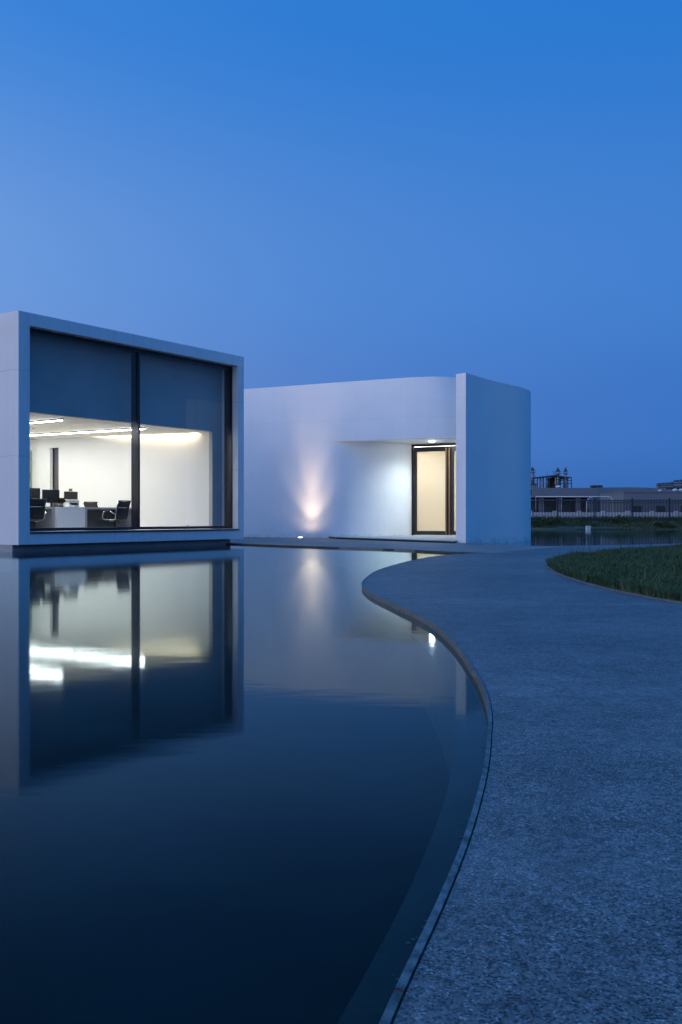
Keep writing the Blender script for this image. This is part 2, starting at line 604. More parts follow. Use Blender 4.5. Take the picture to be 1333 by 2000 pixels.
M['plastic_grey'] = vary(mat('pale_grey_plastic', (0.5, 0.5, 0.49), 0.45), (0.48, 0.48, 0.47), (0.52, 0.52, 0.51), 20)
M['plastic_white'] = vary(mat('white_plastic', (0.78, 0.78, 0.77), 0.4), (0.76, 0.76, 0.75), (0.8, 0.8, 0.79), 20)
M['housing'] = mat('grey_lamp_housing', (0.16, 0.16, 0.17), 0.4, 0.4)
M['tube_light'] = emit('lit_led_diffuser', (0.96, 0.98, 1.0), 32.0)
M['cove_light'] = emit('lit_cove_strip', (1.0, 0.86, 0.62), 6.0)
M['spot_light'] = emit('lit_downlight_lens', (0.86, 0.97, 1.0), 220.0)
M['ground_light'] = emit('lit_uplight_lens', (1.0, 0.76, 0.58), 14.0)
M['lamp_bulb'] = emit('lit_street_bulb', (1.0, 0.42, 0.16), 40.0)
M['door_panel'] = vary(mat('dark_grey_door', (0.16, 0.155, 0.17), 0.5), (0.10, 0.10, 0.115), (0.24, 0.225, 0.245), 1.0, (60, 60, 0.3))
M['vestibule'] = vary(mat('cream_vestibule_paint', (0.86, 0.82, 0.74), 0.8), (0.85, 0.81, 0.73), (0.87, 0.83, 0.75), 1.0)
M['water'] = water_mat()
M['pool_floor'] = vary(mat('dark_pool_floor', (0.02, 0.022, 0.022), 0.9), (0.001, 0.006, 0.007), (0.005, 0.022, 0.022), 1.6)
M['ledge'] = vary(mat('submerged_concrete', (0.07, 0.08, 0.075), 0.9), (0.028, 0.040, 0.038), (0.050, 0.064, 0.060), 4, bump=0.3)
M['path'] = aggregate_mat()
M['kerb'] = vary(mat('steel_grey_kerb', (0.24, 0.235, 0.23), 0.5), (0.035, 0.034, 0.032), (0.17, 0.167, 0.16), 26, (1, 1, 1.5), bump=0.5, bump_scale=140, rough=(0.35, 0.7))
M['deck'] = vary(mat('grey_deck_stone', (0.20, 0.19, 0.18), 0.7), (0.12, 0.112, 0.105), (0.20, 0.19, 0.18), 1.6, (0.5, 1.6, 1), bump=0.2, bump_scale=40)
M['deck_edge'] = vary(mat('dark_deck_edge', (0.05, 0.05, 0.05), 0.6), (0.015, 0.015, 0.015), (0.035, 0.035, 0.034), 4)
M['step_stone'] = vary(mat('pale_step_stone', (0.36, 0.37, 0.36), 0.6), (0.32, 0.33, 0.32), (0.40, 0.41, 0.40), 4, bump=0.15)
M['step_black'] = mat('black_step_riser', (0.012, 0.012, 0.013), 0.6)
M['soil'] = vary(mat('dark_soil', (0.04, 0.035, 0.025), 0.95), (0.025, 0.024, 0.017), (0.055, 0.05, 0.034), 6, bump=0.6, bump_scale=30)
M['land'] = vary(mat('rough_land', (0.05, 0.055, 0.035), 0.95), (0.035, 0.042, 0.026), (0.07, 0.07, 0.045), 0.3)
M['edging'] = vary(mat('concrete_edging', (0.34, 0.34, 0.33), 0.8), (0.09, 0.09, 0.088), (0.16, 0.16, 0.157), 12, bump=0.3)
M['fence'] = vary(mat('black_fence_steel', (0.012, 0.013, 0.018), 0.5), (0.010, 0.011, 0.015), (0.017, 0.018, 0.024), 4)
M['footing'] = vary(mat('concrete_footing', (0.32, 0.31, 0.30), 0.9), (0.26, 0.25, 0.24), (0.36, 0.35, 0.34), 8)
M['low_wall'] = vary(mat('white_low_wall', (0.62, 0.62, 0.62), 0.85), (0.56, 0.56, 0.56), (0.66, 0.66, 0.66), 0.8)
M['clad_grey'] = vary(mat('grey_factory_cladding', (0.30, 0.29, 0.285), 0.7), (0.135, 0.15, 0.175), (0.155, 0.17, 0.195), 0.4, (1, 1, 3))
M['clad_teal'] = vary(mat('blue_grey_cladding', (0.13, 0.18, 0.20), 0.7), (0.12, 0.165, 0.185), (0.14, 0.19, 0.21), 0.4, (1, 1, 3))
M['factory_dark'] = vary(mat('dark_factory_void', (0.03, 0.034, 0.04), 0.8), (0.02, 0.022, 0.028), (0.05, 0.055, 0.062), 1.2)
M['steel'] = vary(mat('galvanised_steel', (0.30, 0.31, 0.33), 0.45, 0.5), (0.24, 0.25, 0.27), (0.36, 0.37, 0.39), 2)
M['steel_dark'] = vary(mat('dark_structural_steel', (0.05, 0.055, 0.07), 0.6), (0.04, 0.045, 0.058), (0.06, 0.065, 0.08), 2)
M['pipe'] = mat('pale_pipe_paint', (0.58, 0.58, 0.58), 0.5)
M['pane_dark'] = mat('dark_window_pane', (0.008, 0.009, 0.011), 0.3)


def film_mat():
    m = bpy.data.materials.new('cream_frosted_film')
    m.use_nodes = True
    nn, ll = m.node_tree.nodes, m.node_tree.links
    nn.clear()
    a_ = nn.new('ShaderNodeBsdfTranslucent'); a_.inputs['Color'].default_value = (0.93, 0.90, 0.84, 1)
    b_ = nn.new('ShaderNodeBsdfDiffuse'); b_.inputs['Color'].default_value = (0.60, 0.56, 0.48, 1)
    x = nn.new('ShaderNodeMixShader'); x.inputs[0].default_value = 0.25
    ll.new(a_.outputs[0], x.inputs[1]); ll.new(b_.outputs[0], x.inputs[2])
    o = nn.new('ShaderNodeOutputMaterial'); ll.new(x.outputs[0], o.inputs['Surface'])
    return m


M['film'] = film_mat()


def leaf_mat(name, c1, c2, dry):
    m = mat(name, c1, 0.7, spec=0.2)
    nn, ll, p = nodes_of(m)
    oi = nn.new('ShaderNodeAttribute'); oi.attribute_name = 'tint'
    cr = nn.new('ShaderNodeValToRGB')
    ramp(cr, [(0.0, c1), (0.6, c2), (0.86, c2), (0.95, dry)])
    ll.new(oi.outputs['Fac'], cr.inputs[0])
    ll.new(cr.outputs[0], p.inputs['Base Color'])
    return m


M['grass'] = leaf_mat('meadow_grass', (0.018, 0.046, 0.018), (0.052, 0.094, 0.040), (0.15, 0.14, 0.09))
M['bank_grass'] = leaf_mat('bank_grass', (0.022, 0.040, 0.014), (0.05, 0.075, 0.026), (0.14, 0.13, 0.075))
M['weed'] = leaf_mat('weed_leaves', (0.025, 0.055, 0.018), (0.05, 0.09, 0.03), (0.10, 0.10, 0.05))

# ================================================================== SETTING
Z_PATH = 0.0525
SHORE_Y = 57.0
Z_WATER = 0.018

water = mesh_obj('water', [(-70, -8, Z_WATER), (37, -8, Z_WATER), (37, SHORE_Y + 1.5, Z_WATER), (-70, SHORE_Y + 1.5, Z_WATER)], [(0, 1, 2, 3)], M['water'])
tag(water, 'still dark pond water mirroring the white buildings', kind='structure')
pool = mesh_obj('pool_floor', [(-72, -10, -0.42), (39, -10, -0.42), (39, 59.5, -0.42), (-72, 59.5, -0.42)], [(0, 1, 2, 3)], M['pool_floor'])
tag(pool, 'dark floor of the pond under the water', kind='structure')

# far land beyond the pond: shore slope then level ground to the horizon, and the bank on the right hand end of the pond
lv, lf = [], []
prof = [(57.0, -0.5), (57.05, 0.02), (57.6, 0.10), (59.0, 0.24), (61.2, 0.38), (70, 0.40), (120, 0.42), (300, 0.45), (2500, 0.5)]
xs = list(np.linspace(-300, 600, 181))
for (y, z) in prof:
    for x in xs:
        jz = 0.05 * math.sin(x * 0.7) * math.sin(x * 0.23 + 1) if 57.5 < y < 65 else 0
        jy = (0.35 * math.sin(x * 0.45) + 0.2 * math.sin(x * 1.7)) if y < 57.3 else 0
        lv.append((x, y + jy, z + jz))
nx = len(xs)
for j in range(len(prof) - 1):
    for i in range(nx - 1):
        a_ = j * nx + i
        lf.append((a_, a_ + 1, a_ + nx + 1, a_ + nx))
land = mesh_obj('ground', lv, lf, M['land'], smooth=True)
tag(land, 'rough weedy ground rising from the far shore', kind='structure')
bank_right = prism('shore_ground', [(34, -60), (300, -60), (300, 56.6), (36, 56.6), (33, 40), (32.5, 20)], -0.6, 0.33, M['land'])
tag(bank_right, 'level ground at the side of the pond', kind='structure')

# winding path
KERB = [(2.913, 18.932), (2.126, 18.154), (1.478, 16.67), (0.853, 14.405), (0.5, 12.743), (0.31, 11.231), (0.232, 10.241),
        (0.243, 9.534), (0.295, 8.835), (0.362, 8.335), (0.464, 7.599), (0.551, 6.997), (0.615, 6.371), (0.638, 5.787),
        (0.641, 5.157), (0.624, 4.586), (0.601, 4.065), (0.577, 3.786), (0.533, 3.407), (0.47, 3.029), (0.418, 2.727),
        (0.366, 2.477), (0.312, 2.233), (0.267, 2.042), (0.222, 1.874), (0.18, 1.717), (0.145, 1.595), (0.117, 1.507),
        (0.09, 1.413), (0.071, 1.343), (-0.04, 0.9), (-0.2, 0.2), (-0.5, -1.2), (-0.9, -3.2), (-1.2, -5.5)]
kerb_line = resample(catmull(KERB, 6), 0.05)
# light smoothing of the surveyed curve
ka = np.array(kerb_line)
for _ in range(14):
    ka[1:-1] = 0.5 * ka[1:-1] + 0.25 * (ka[:-2] + ka[2:])
kerb_line = [tuple(q) for q in ka]
joint = [(2.90, 18.93), (3.779, 20.547), (4.691, 22.088), (5.72, 23.75)]
path_poly = kerb_line + [(14, -5.5), (17, 4), (22, 14), (30, 24), (32.4, 30), (26, 33.6), (17.5, 31.2), (12, 28.0), (9.027, 25.75),
                         (6.828, 24.32), (5.75, 23.87)] + joint[::-1][1:-1]
path = prism('path', path_poly, -0.5, Z_PATH, M['path'])
tag(path, 'winding exposed aggregate concrete path along the pond', kind='structure')

# kerb: thin upright strips standing just proud of the path along the water, butted end to end
KT = 0.016
seg_len = 26
n_seg = (len(kerb_line) - 1) // seg_len
k_out = offset(kerb_line, -KT)       # towards the water
k_gap = offset(kerb_line, -0.003)
for s in range(n_seg + 1):
    i0, i1 = s * seg_len, min((s + 1) * seg_len, len(kerb_line) - 1)
    if i1 - i0 < 2: continue
    bm = bmesh.new()
    rows = []
    for i in range(i0, i1 + 1):
        sh = 0.0
        if i == i0: sh = 0.004
        if i == i1: sh = -0.004
        def P(line, z):
            a_ = Vector((*line[i], z))
            nb = line[min(i + 1, len(line) - 1)] if sh > 0 else line[max(i - 1, 0)]
            d_ = (Vector((*nb, z)) - a_)
            if d_.length > 1e-6 and sh != 0: a_ = a_ + d_.normalized() * abs(sh)
            return a_
        top = Z_PATH + 0.006
        rows.append([bm.verts.new(P(k_gap, -0.45)), bm.verts.new(P(k_gap, top - 0.003)), bm.verts.new(P(offset_in := k_gap, top - 0.0029)),
                     bm.verts.new(P(k_out, top)), bm.verts.new(P(k_out, -0.45))])
    for a_, c_ in zip(rows[:-1], rows[1:]):
        for q in ((0, 1), (2, 3), (3, 4), (4, 0)):
            bm.faces.new((a_[q[0]], a_[q[1]], c_[q[1]], c_[q[0]]))
        bm.faces.new((a_[1], a_[2], c_[2], c_[1]))
    bm.faces.new(rows[0]); bm.faces.new(rows[-1][::-1])
    bm_obj('kerb_stone', bm, M['kerb'], path)

# shallow footing of the kerb, seen through the water
led_out = offset(kerb_line, -0.125)
led_in = offset(kerb_line, -KT + 0.004)
bm = bmesh.new()
va = [bm.verts.new((p[0], p[1], -0.035)) for p in led_in]
vb = [bm.verts.new((p[0], p[1], -0.045)) for p in led_out]
vc = [bm.verts.new((p[0], p[1], -0.43)) for p in led_out]
for i in range(len(va) - 1):
    bm.faces.new((va[i], va[i + 1], vb[i + 1], vb[i]))
    bm.faces.new((vb[i], vb[i + 1], vc[i + 1], vc[i]))
ledge = bm_obj('kerb_footing', bm, M['ledge'], None, smooth=False)
tag(ledge, 'submerged concrete footing along the kerb', kind='structure')

# deck in front of the entrance building
deck_front = [(-9.0, 32.6), (-4.2, 27.3), (-2.751, 25.733), (-0.695, 23.373), (1.059, 21.514), (2.014, 19.95), (2.55, 19.30), (2.893, 18.955)]
deck_poly = deck_front + [(3.775, 20.55), (4.687, 22.092), (5.716, 23.754), (5.166, 23.62), (4.59, 23.80), (3.95, 25.0), (3.60, 26.2), (3.50, 26.80),
                          (4.40, 28.18), (5.26, 29.4), (5.72, 30.5), (5.6, 33), (5.0, 36), (-4, 40), (-12, 40)]
deck = prism('deck', deck_poly, -0.5, Z_PATH - 0.004, M['deck'])
tag(deck, 'grey stone deck between the pond and the entrance building', kind='structure')
# dark edge strip of the deck over the water
bm = bmesh.new()
df = resample(catmull(deck_front[1:], 6), 0.25)
do = offset(df, -0.012)
r0 = None
for p, q in zip(df, do):
    row = [bm.verts.new((p[0], p[1], -0.42)), bm.verts.new((p[0], p[1], Z_PATH)), bm.verts.new((q[0], q[1], Z_PATH)), bm.verts.new((q[0], q[1], -0.42))]
    if r0:
        for a_ in range(4):
            bm.faces.new((r0[a_], r0[(a_ + 1) % 4], row[(a_ + 1) % 4], row[a_]))
    r0 = row
bm_obj('deck_edge', bm, M['deck_edge'], deck)

# scum caught against the kerb and a few specks on the water
bm = bmesh.new()
rs = random.Random(12)
def fleck(x, y, r_):
    n_ = rs.randint(5, 8); a0 = rs.random() * 6.28
    vs_ = [bm.verts.new((x + r_ * rs.uniform(.5, 1) * math.cos(a0 + 6.283 * q / n_), y + r_ * rs.uniform(.5, 1) * math.sin(a0 + 6.283 * q / n_), Z_WATER + 0.0015)) for q in range(n_)]
    bm.faces.new(vs_)
for (yc, n_, sp_) in ((2.25, 26, 0.10), (1.62, 18, 0.07), (3.3, 22, 0.2), (4.6, 16, 0.3), (6.4, 16, 0.4)):
    for q in range(n_):
        yy = yc + rs.gauss(0, sp_)
        ii = min(range(len(k_out)), key=lambda i_: abs(k_out[i_][1] - yy) if k_out[i_][1] < 7.5 else 9)
        fleck(k_out[ii][0] - abs(rs.gauss(0, 0.012)) - 0.002, yy, rs.uniform(0.0015, 0.006))
for q in range(16):
    yy = rs.uniform(2.0, 16.0)
    fleck(rs.uniform(-0.28, 0.05) * yy, yy, rs.uniform(0.0015, 0.004))
sc_o = bm_obj('water_flecks', bm, M['ledge'])
tag(sc_o, 'pale scum and specks floating on the dark water', kind='stuff')

# ================================================================== OFFICE BUILDING (local u along the glass front, v into the depth)
TH = math.atan2(0.82060, 0.57150)
OB = thing('office_building', 'white box office with a huge lit picture window above the pond', 'building', (-6.761, 20.40, 0.0), TH)
W, ZB, ZT = 7.234, 0.164, 5.087
U0, U1, Z0, Z1 = 0.285, 6.99, 0.43, 4.81
D = 9.2
FL = 0.25           # office floor level


def ring_front(name, v0, v1, u0, u1, z0, z1, iu0, iu1, iz0, iz1, m, parent, bev=0.006):
    bm = bmesh.new()
    def quad(v):
        o = [bm.verts.new(p) for p in ((u0, v, z0), (u1, v, z0), (u1, v, z1), (u0, v, z1))]
        i = [bm.verts.new(p) for p in ((iu0, v, iz0), (iu1, v, iz0), (iu1, v, iz1), (iu0, v, iz1))]
        return o, i
    o0, i0 = quad(v0); o1, i1 = quad(v1)
    for k in range(4):
        j = (k + 1) % 4
        bm.faces.new((o0[k], o0[j], i0[j], i0[k]))
        bm.faces.new((o1[j], o1[k], i1[k], i1[j]))
        bm.faces.new((o0[j], o0[k], o1[k], o1[j]))
        bm.faces.new((i0[k], i0[j], i1[j], i1[k]))
    bmesh.ops.recalc_face_normals(bm, faces=bm.faces[:])
    if bev:
        es = [e for e in bm.edges if (abs(e.verts[0].co.y - v0) < 1e-6 and abs(e.verts[1].co.y - v0) < 1e-6)
              and len(e.link_faces) == 2 and e.calc_face_angle(0) > 0.5]
        bmesh.ops.bevel(bm, geom=es, offset=bev, segments=2, affect='EDGES')
    return bm_obj(name, bm, m, parent)


ring_front('front_frame', 0.0, 0.34, 0.0, W, ZB, ZT, U0, U1, Z0, Z1, M['box_white'], OB)
box('side_wall', 0.0, U0, 0.34, D, ZB, ZT, M['box_white'], OB)
box('side_wall', U1, W, 0.34, D, ZB, ZT, M['box_white'], OB)
box('roof', U0, U1, 0.34, D, Z1, ZT, M['box_white'], OB)
box('rear_wall', 0.0, W, D, D + 0.25, ZB, ZT, M['box_white'], OB)
box('floor', U0, U1, 0.34, D, ZB, FL, M['floor_in'], OB)
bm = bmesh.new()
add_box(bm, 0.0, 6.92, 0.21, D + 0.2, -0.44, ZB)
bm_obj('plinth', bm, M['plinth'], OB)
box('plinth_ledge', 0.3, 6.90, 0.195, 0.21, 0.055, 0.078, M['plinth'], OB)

# big window
GV = 0.20
win = ring_front('window_frame', GV, GV + 0.26, U0, U1, Z0 + 0.02, Z1, U0 + 0.035, U1 - 0.035, Z0 + 0.085, Z1 - 0.085, M['black_metal'], OB, 0)
box('mullion', 3.565, 3.615, GV - 0.012, GV + 0.24, Z0 + 0.085, Z1 - 0.085, M['mullion'], win)
box('pane', U0 + 0.035, 3.565, GV + 0.03, GV + 0.042, Z0 + 0.085, Z1 - 0.085, M['glass'], win)
box('pane', 3.615, U1 - 0.035, GV + 0.03, GV + 0.042, Z0 + 0.085, Z1 - 0.085, M['glass'], win)
box('window_sill', U0 - 0.0, U1 + 0.03, -0.02, GV + 0.002, Z0, Z0 + 0.012, M['sill'], OB)
box('sill_drip', U0 - 0.0, U1 + 0.03, -0.022, -0.003, Z0 - 0.030, Z0 - 0.001, M['black_metal'], OB)

# inner fit-out
CZ = 3.052
box('bulkhead', U0, U1, 0.58, 0.70, CZ, Z1, M['bulkhead'], OB)
box('pier', 6.61, U1, 0.58, 0.70, FL, CZ, M['bulkhead'], OB)


def wl(v):
    return 6.80 - 0.241 * (v - 1.2)


def slant(name, v0, v1, t, z0, z1, m, parent, off=0.0):
    return prism(name, [(wl(v0) + off, v0), (wl(v0) + off + t, v0), (wl(v1) + off + t, v1), (wl(v1) + off, v1)], z0, z1, m, parent)


slant('inner_wall', 0.702, 5.767, 0.10, FL, CZ + 0.16, M['inner_white'], OB)
slant('inner_wall', 6.067, 6.53, 0.10, FL, CZ, M['inner_white'], OB)
slant('inner_wall', 6.53, 8.2, 0.10, FL, CZ, M['inner_white'], OB, 0.18)
slant('lintel', 5.767, 6.067, 0.10, 2.78, CZ, M['inner_white'], OB)
slant('inner_door', 5.70, 6.14, 0.05, FL, 2.80, M['door_panel'], OB, 0.22)
slant('cove_cover', 0.705, 5.767, 0.10, CZ + 0.16, CZ + 0.19, M['inner_white'], OB, 0.0)
# ceiling stops short of the slanted wall, leaving a light slot
cs = 0.09
prism('ceiling', [(U0, 0.70), (wl(0.70) - 0.001, 0.70), (wl(1.2) - 0.001, 1.2), (wl(1.2) - cs, 1.2), (wl(5.76) - cs, 5.76), (wl(5.76) - 0.001, 5.762), (wl(8.2) - 0.001, 8.2), (U0, 8.2)],
      CZ, CZ + 0.05, M['ceiling'], OB)
prism('cove_lid', [(wl(1.2) - cs - 0.03, 1.2), (wl(1.2), 1.2), (wl(5.76), 5.76), (wl(5.76) - cs - 0.03, 5.76)], CZ + 0.13, CZ + 0.15, M['inner_white'], OB)
prism('cove_strip', [(wl(1.25) - cs + 0.005, 1.25), (wl(1.25) - 0.035, 1.25), (wl(5.7) - 0.035, 5.7), (wl(5.7) - cs + 0.005, 5.7)], CZ + 0.09, CZ + 0.10, M['cove_light'], OB)
box('partition', U0, 5.9, 8.2, 8.3, FL, CZ, M['inner_white'], OB)
box('partition_pane', 3.6, 5.52, 6.75, 6.762, FL, 2.72, M['partition_glass'], OB)
box('partition_rail', 3.6, 5.52, 6.74, 6.772, 2.72, 2.76, M['inner_white'], OB)


def area(name, loc, rot, sx, sy, power, color, parent=None, spread=None):
    ld = bpy.data.lights.new(name, 'AREA')
    ld.shape = 'RECTANGLE'
    ld.size, ld.size_y = sx, sy
    ld.energy = power
    ld.color = color
    if spread: ld.spread = spread
    o = bpy.data.objects.new(name, ld)
    o.location = loc
    o.rotation_euler = rot
    return link(o, parent)


ang = math.atan(0.241)
area('cove_lamp', ((wl(1.25) + wl(5.7)) / 2 - 0.06, 3.475, CZ + 0.085), (0, 0, ang), 0.05, 4.5, 64.0, (1.0, 0.80, 0.52), OB)

# ================================================================== ENTRANCE BUILDING
EB = thing('entrance_building', 'white curved entrance building with a recessed glass door behind the deck', 'building', (0, 33.0, 0))
EO = Vector((0, 33.0, 0))


def eb(pts):
    return [(p[0], p[1] - 33.0) for p in pts]


U_pts = [(-8.2, 36.6), (-5.6, 35.35), (-3.393, 34.2), (-1.874, 33.425), (-0.57, 32.735), (0.567, 32.143), (1.72, 31.573), (2.28, 31.31), (2.83, 31.18), (3.26, 31.20),
         (3.691, 31.376), (4.2, 31.75), (4.6, 32.4), (4.85, 33.2), (4.95, 34.5)]
u_line = catmull(U_pts, 8)
tip = min(range(len(u_line)), key=lambda i: abs(u_line[i][0] + 0.57))
ZS, ZR = 3.285, 5.25
lower_pts = [(-0.57, 32.735), (-0.22, 32.575), (0.22, 32.515), (0.94, 32.68), (1.738, 33.12), (2.402, 33.70), (2.47, 33.95)]
l_line = catmull(lower_pts, 8)


def ribbon(name, line, zs, m, parent, t=0.28, smooth=True):
    """A wall of thickness t behind a drawn line (thickness on the line's left), one strip between the heights zs."""
    bm = bmesh.new()
    back = offset(line, t)
    cols = []
    for p, q in zip(line, back):
        cols.append(([bm.verts.new((p[0], p[1], z)) for z in zs], [bm.verts.new((q[0], q[1], z)) for z in zs]))
    for (f0, b0), (f1, b1) in zip(cols[:-1], cols[1:]):
        for k in range(len(zs) - 1):
            f = bm.faces.new((f0[k], f1[k], f1[k + 1], f0[k + 1])); f.smooth = True
            f = bm.faces.new((b1[k], b0[k], b0[k + 1], b1[k + 1])); f.smooth = True
        bm.faces.new((f0[-1], f1[-1], b1[-1], b0[-1]))
        bm.faces.new((f1[0], f0[0], b0[0], b1[0]))
    for (f, b_) in (cols[0], cols[-1]):
        for k in range(len(zs) - 1):
            bm.faces.new((f[k], f[k + 1], b_[k + 1], b_[k]))
    bm.normal_update()
    es = [e for e in bm.edges if len(e.link_faces) == 2 and e.calc_face_angle(0) > 0.6]
    for e in es: e.smooth = False
    me = bpy.data.meshes.new(name)
    bmesh.ops.recalc_face_normals(bm, faces=bm.faces[:])
    bm.to_mesh(me); bm.free()
    me.materials.append(m)
    return link(bpy.data.objects.new(name, me), parent)


# one continuous wall: full height up to the tip of the recess, then only the band above the soffit
bm = bmesh.new()
back = offset(u_line, 0.28)
colsV = []
for i, (p, q) in enumerate(zip(u_line, back)):
    zs = [-0.02 + Z_PATH, ZS, ZR]
    colsV.append(([bm.verts.new((p[0], p[1] - 33, z)) for z in zs], [bm.verts.new((q[0], q[1] - 33, z)) for z in zs]))
for i in range(len(colsV) - 1):
    (f0, b0), (f1, b1) = colsV[i], colsV[i + 1]
    for k in (0, 1):
        if k == 0 and i >= tip: continue
        f = bm.faces.new((f0[k], f1[k], f1[k + 1], f0[k + 1])); f.smooth = True
        f = bm.faces.new((b1[k], b0[k], b0[k + 1], b1[k + 1])); f.smooth = True
    bm.faces.new((f0[2], f1[2], b1[2], b0[2]))
    if i >= tip: bm.faces.new((f1[1], f0[1], b0[1], b1[1]))
loose = [v for v in bm.verts if not v.link_faces]
bmesh.ops.delete(bm, geom=loose, context='VERTS')
bm.normal_update()
for e in bm.edges:
    if len(e.link_faces) == 2 and e.calc_face_angle(0) > 0.6: e.smooth = False
bm_obj('curved_wall', bm, M['wall_white'], EB)
ribbon('recess_wall', eb(l_line), [Z_PATH - 0.02, ZS - 0.002], M['wall_white'], EB, 0.25)
# soffit of the recess
sof_front = [u_line[i] for i in range(tip + 1, len(u_line) - 1)]
sof = sof_front[::2] + [(4.9, 34.6), (2.6, 34.5)] + [(p[0] + 0.05, p[1] + 0.1) for p in l_line[::-3]]
sof_poly = offset(sof_front, 0.02) + [(4.9, 34.6), (2.6, 34.4)] + [(p[0], p[1] + 0.12) for p in l_line[-2:3:-3]]
prism('soffit', eb(sof_poly), ZS + 0.002, ZS + 0.06, M['wall_white'], EB)
# flat roof behind the parapet
roof_poly = offset(u_line, 0.14)[2:-1:3] + [(4.9, 40), (-9, 41)]
prism('roof', eb(roof_poly), 4.86, 4.95, M['wall_white'], EB)

# fin wall: leaves the entrance and curls round to the pond
fin_out = catmull([(3.372, 26.277), (4.116, 27.485), (4.754, 28.358), (5.426, 29.265), (5.748, 29.85), (5.925, 30.369), (5.97, 31.1), (5.80, 32.6), (5.3, 34.5), (4.6, 36.5)], 8)
fin_in = offset(fin_out, 0.345)
fin_in[0] = (3.135, 26.531)
fin_in = [fin_in[0]] + fin_in[2:]
bm = bmesh.new()
def strip(line, z0, z1):
    lo = [bm.verts.new((p[0], p[1] - 33, z0)) for p in line]
    hi = [bm.verts.new((p[0], p[1] - 33, z1)) for p in line]
    for i in range(len(line) - 1):
        f = bm.faces.new((lo[i], lo[i + 1], hi[i + 1], hi[i])); f.smooth = True
    return lo, hi
FZ0, FZ1 = -0.44, 4.65
lo_o, hi_o = strip(fin_out, FZ0, FZ1)
lo_i, hi_i = strip(fin_in, FZ0, FZ1)
bm.faces.new((lo_o[0], lo_i[0], hi_i[0], hi_o[0]))
bm.faces.new((lo_o[-1], lo_i[-1], hi_i[-1], hi_o[-1]))
f = bm.faces.new(hi_o + hi_i[::-1])
bmesh.ops.triangulate(bm, faces=[f])
for e in bm.edges:
    if len(e.link_faces) == 2 and (abs(e.verts[0].co.z - e.verts[1].co.z) > 1 and e.verts[0] in (lo_o[0], hi_o[0], lo_i[0], hi_i[0])): e.smooth = False
    if len(e.link_faces) == 2 and min(e.verts[0].co.z, e.verts[1].co.z) > 4.6: e.smooth = False
bm_obj('fin_wall', bm, M['wall_white'], EB)

# entrance platform: pale slab over a black recessed riser
plat = [(-0.172, 31.182), (1.0, 29.24), (1.944, 27.667), (3.045, 25.95), (3.16, 26.56), (4.1, 28.1), (5.2, 29.7), (5.5, 31), (5.3, 33.4), (2.5, 34.5),
        (2.30, 33.72), (1.70, 33.20), (0.94, 32.75), (0.22, 32.62), (-0.2, 32.64), (-0.42, 32.70)]
prism('platform_slab', eb(plat), 0.098, 0.118, M['step_stone'], EB)
rise = [(-0.15, 31.21), (1.0, 29.27), (1.944, 27.70), (3.03, 26.0)] + plat[4:]
prism('platform_riser', eb(rise), Z_PATH - 0.02, 0.0975, M['step_black'], EB)

# glass double door. local s along the door line, built in an Empty-free frame: direction and normal
dd = Vector((0.9116, -0.411, 0)); dn = Vector((-0.411, -0.9116, 0))     # dn looks outwards
d0 = Vector((2.455, 33.97 - 33.0, 0))


def dbox(name, s0, s1, n0, n1, z0, z1, m, parent):
    bm = bmesh.new()
    add_box(bm, s0, s1, n0, n1, z0, z1)
    for v in bm.verts:
        s_, n_, z_ = v.co
        v.co = d0 + dd * s_ + dn * n_ + Vector((0, 0, z_))
    return bm_obj(name, bm, m, parent)


ZD = 0.118
bm = bmesh.new()
add_box(bm, 0.0, 0.095, -0.06, 0.06, ZD, ZS - 0.005)
add_box(bm, 0.095, 2.62, -0.06, 0.06, 3.20, ZS - 0.005)
add_box(bm, 2.62, 2.715, -0.06, 0.06, ZD, ZS - 0.005)
for v in bm.verts:
    s_, n_, z_ = v.co
    v.co = d0 + dd * s_ + dn * n_ + Vector((0, 0, z_))
bm_obj('door_frame', bm, M['black_metal'], EB)


def leaf(s0, s1, hs, stl, st):
    bm = bmesh.new()
    zb, zt = ZD + 0.012, 3.185
    add_box(bm, s0, s0 + stl, -0.03, 0.03, zb, zt)
    add_box(bm, s1 - st, s1, -0.03, 0.03, zb, zt)
    add_box(bm, s0 + stl, s1 - st, -0.03, 0.03, zb, 0.27)
    add_box(bm, s0 + stl, s1 - st, -0.03, 0.03, 3.02, zt)
    for v in bm.verts:
        s_, n_, z_ = v.co
        v.co = d0 + dd * s_ + dn * n_ + Vector((0, 0, z_))
    lf_ = bm_obj('door_leaf', bm, M['black_metal'], EB)
    dbox('pane', s0 + stl, s1 - st, -0.006, 0.006, 0.27, 3.02, M['door_glass'], lf_)
    dbox('frosted_film', s0 + stl, s1 - st, -0.012, -0.0085, 0.27, 3.02, M['film'], lf_)
    bm = bmesh.new()
    add_box(bm, hs - 0.022, hs + 0.022, 0.075, 0.115, 0.17, 3.13)
    for zz in (0.35, 1.6, 2.95):
        add_box(bm, hs - 0.012, hs + 0.012, 0.03, 0.075, zz, zz + 0.03)
    for v in bm.verts:
        s_, n_, z_ = v.co
        v.co = d0 + dd * s_ + dn * n_ + Vector((0, 0, z_))
    bm_obj('handle', bm, M['bronze'], lf_)


leaf(0.10, 1.380, 1.300, 0.112, 0.112)
leaf(1.387, 2.615, 1.425, 0.165, 0.112)
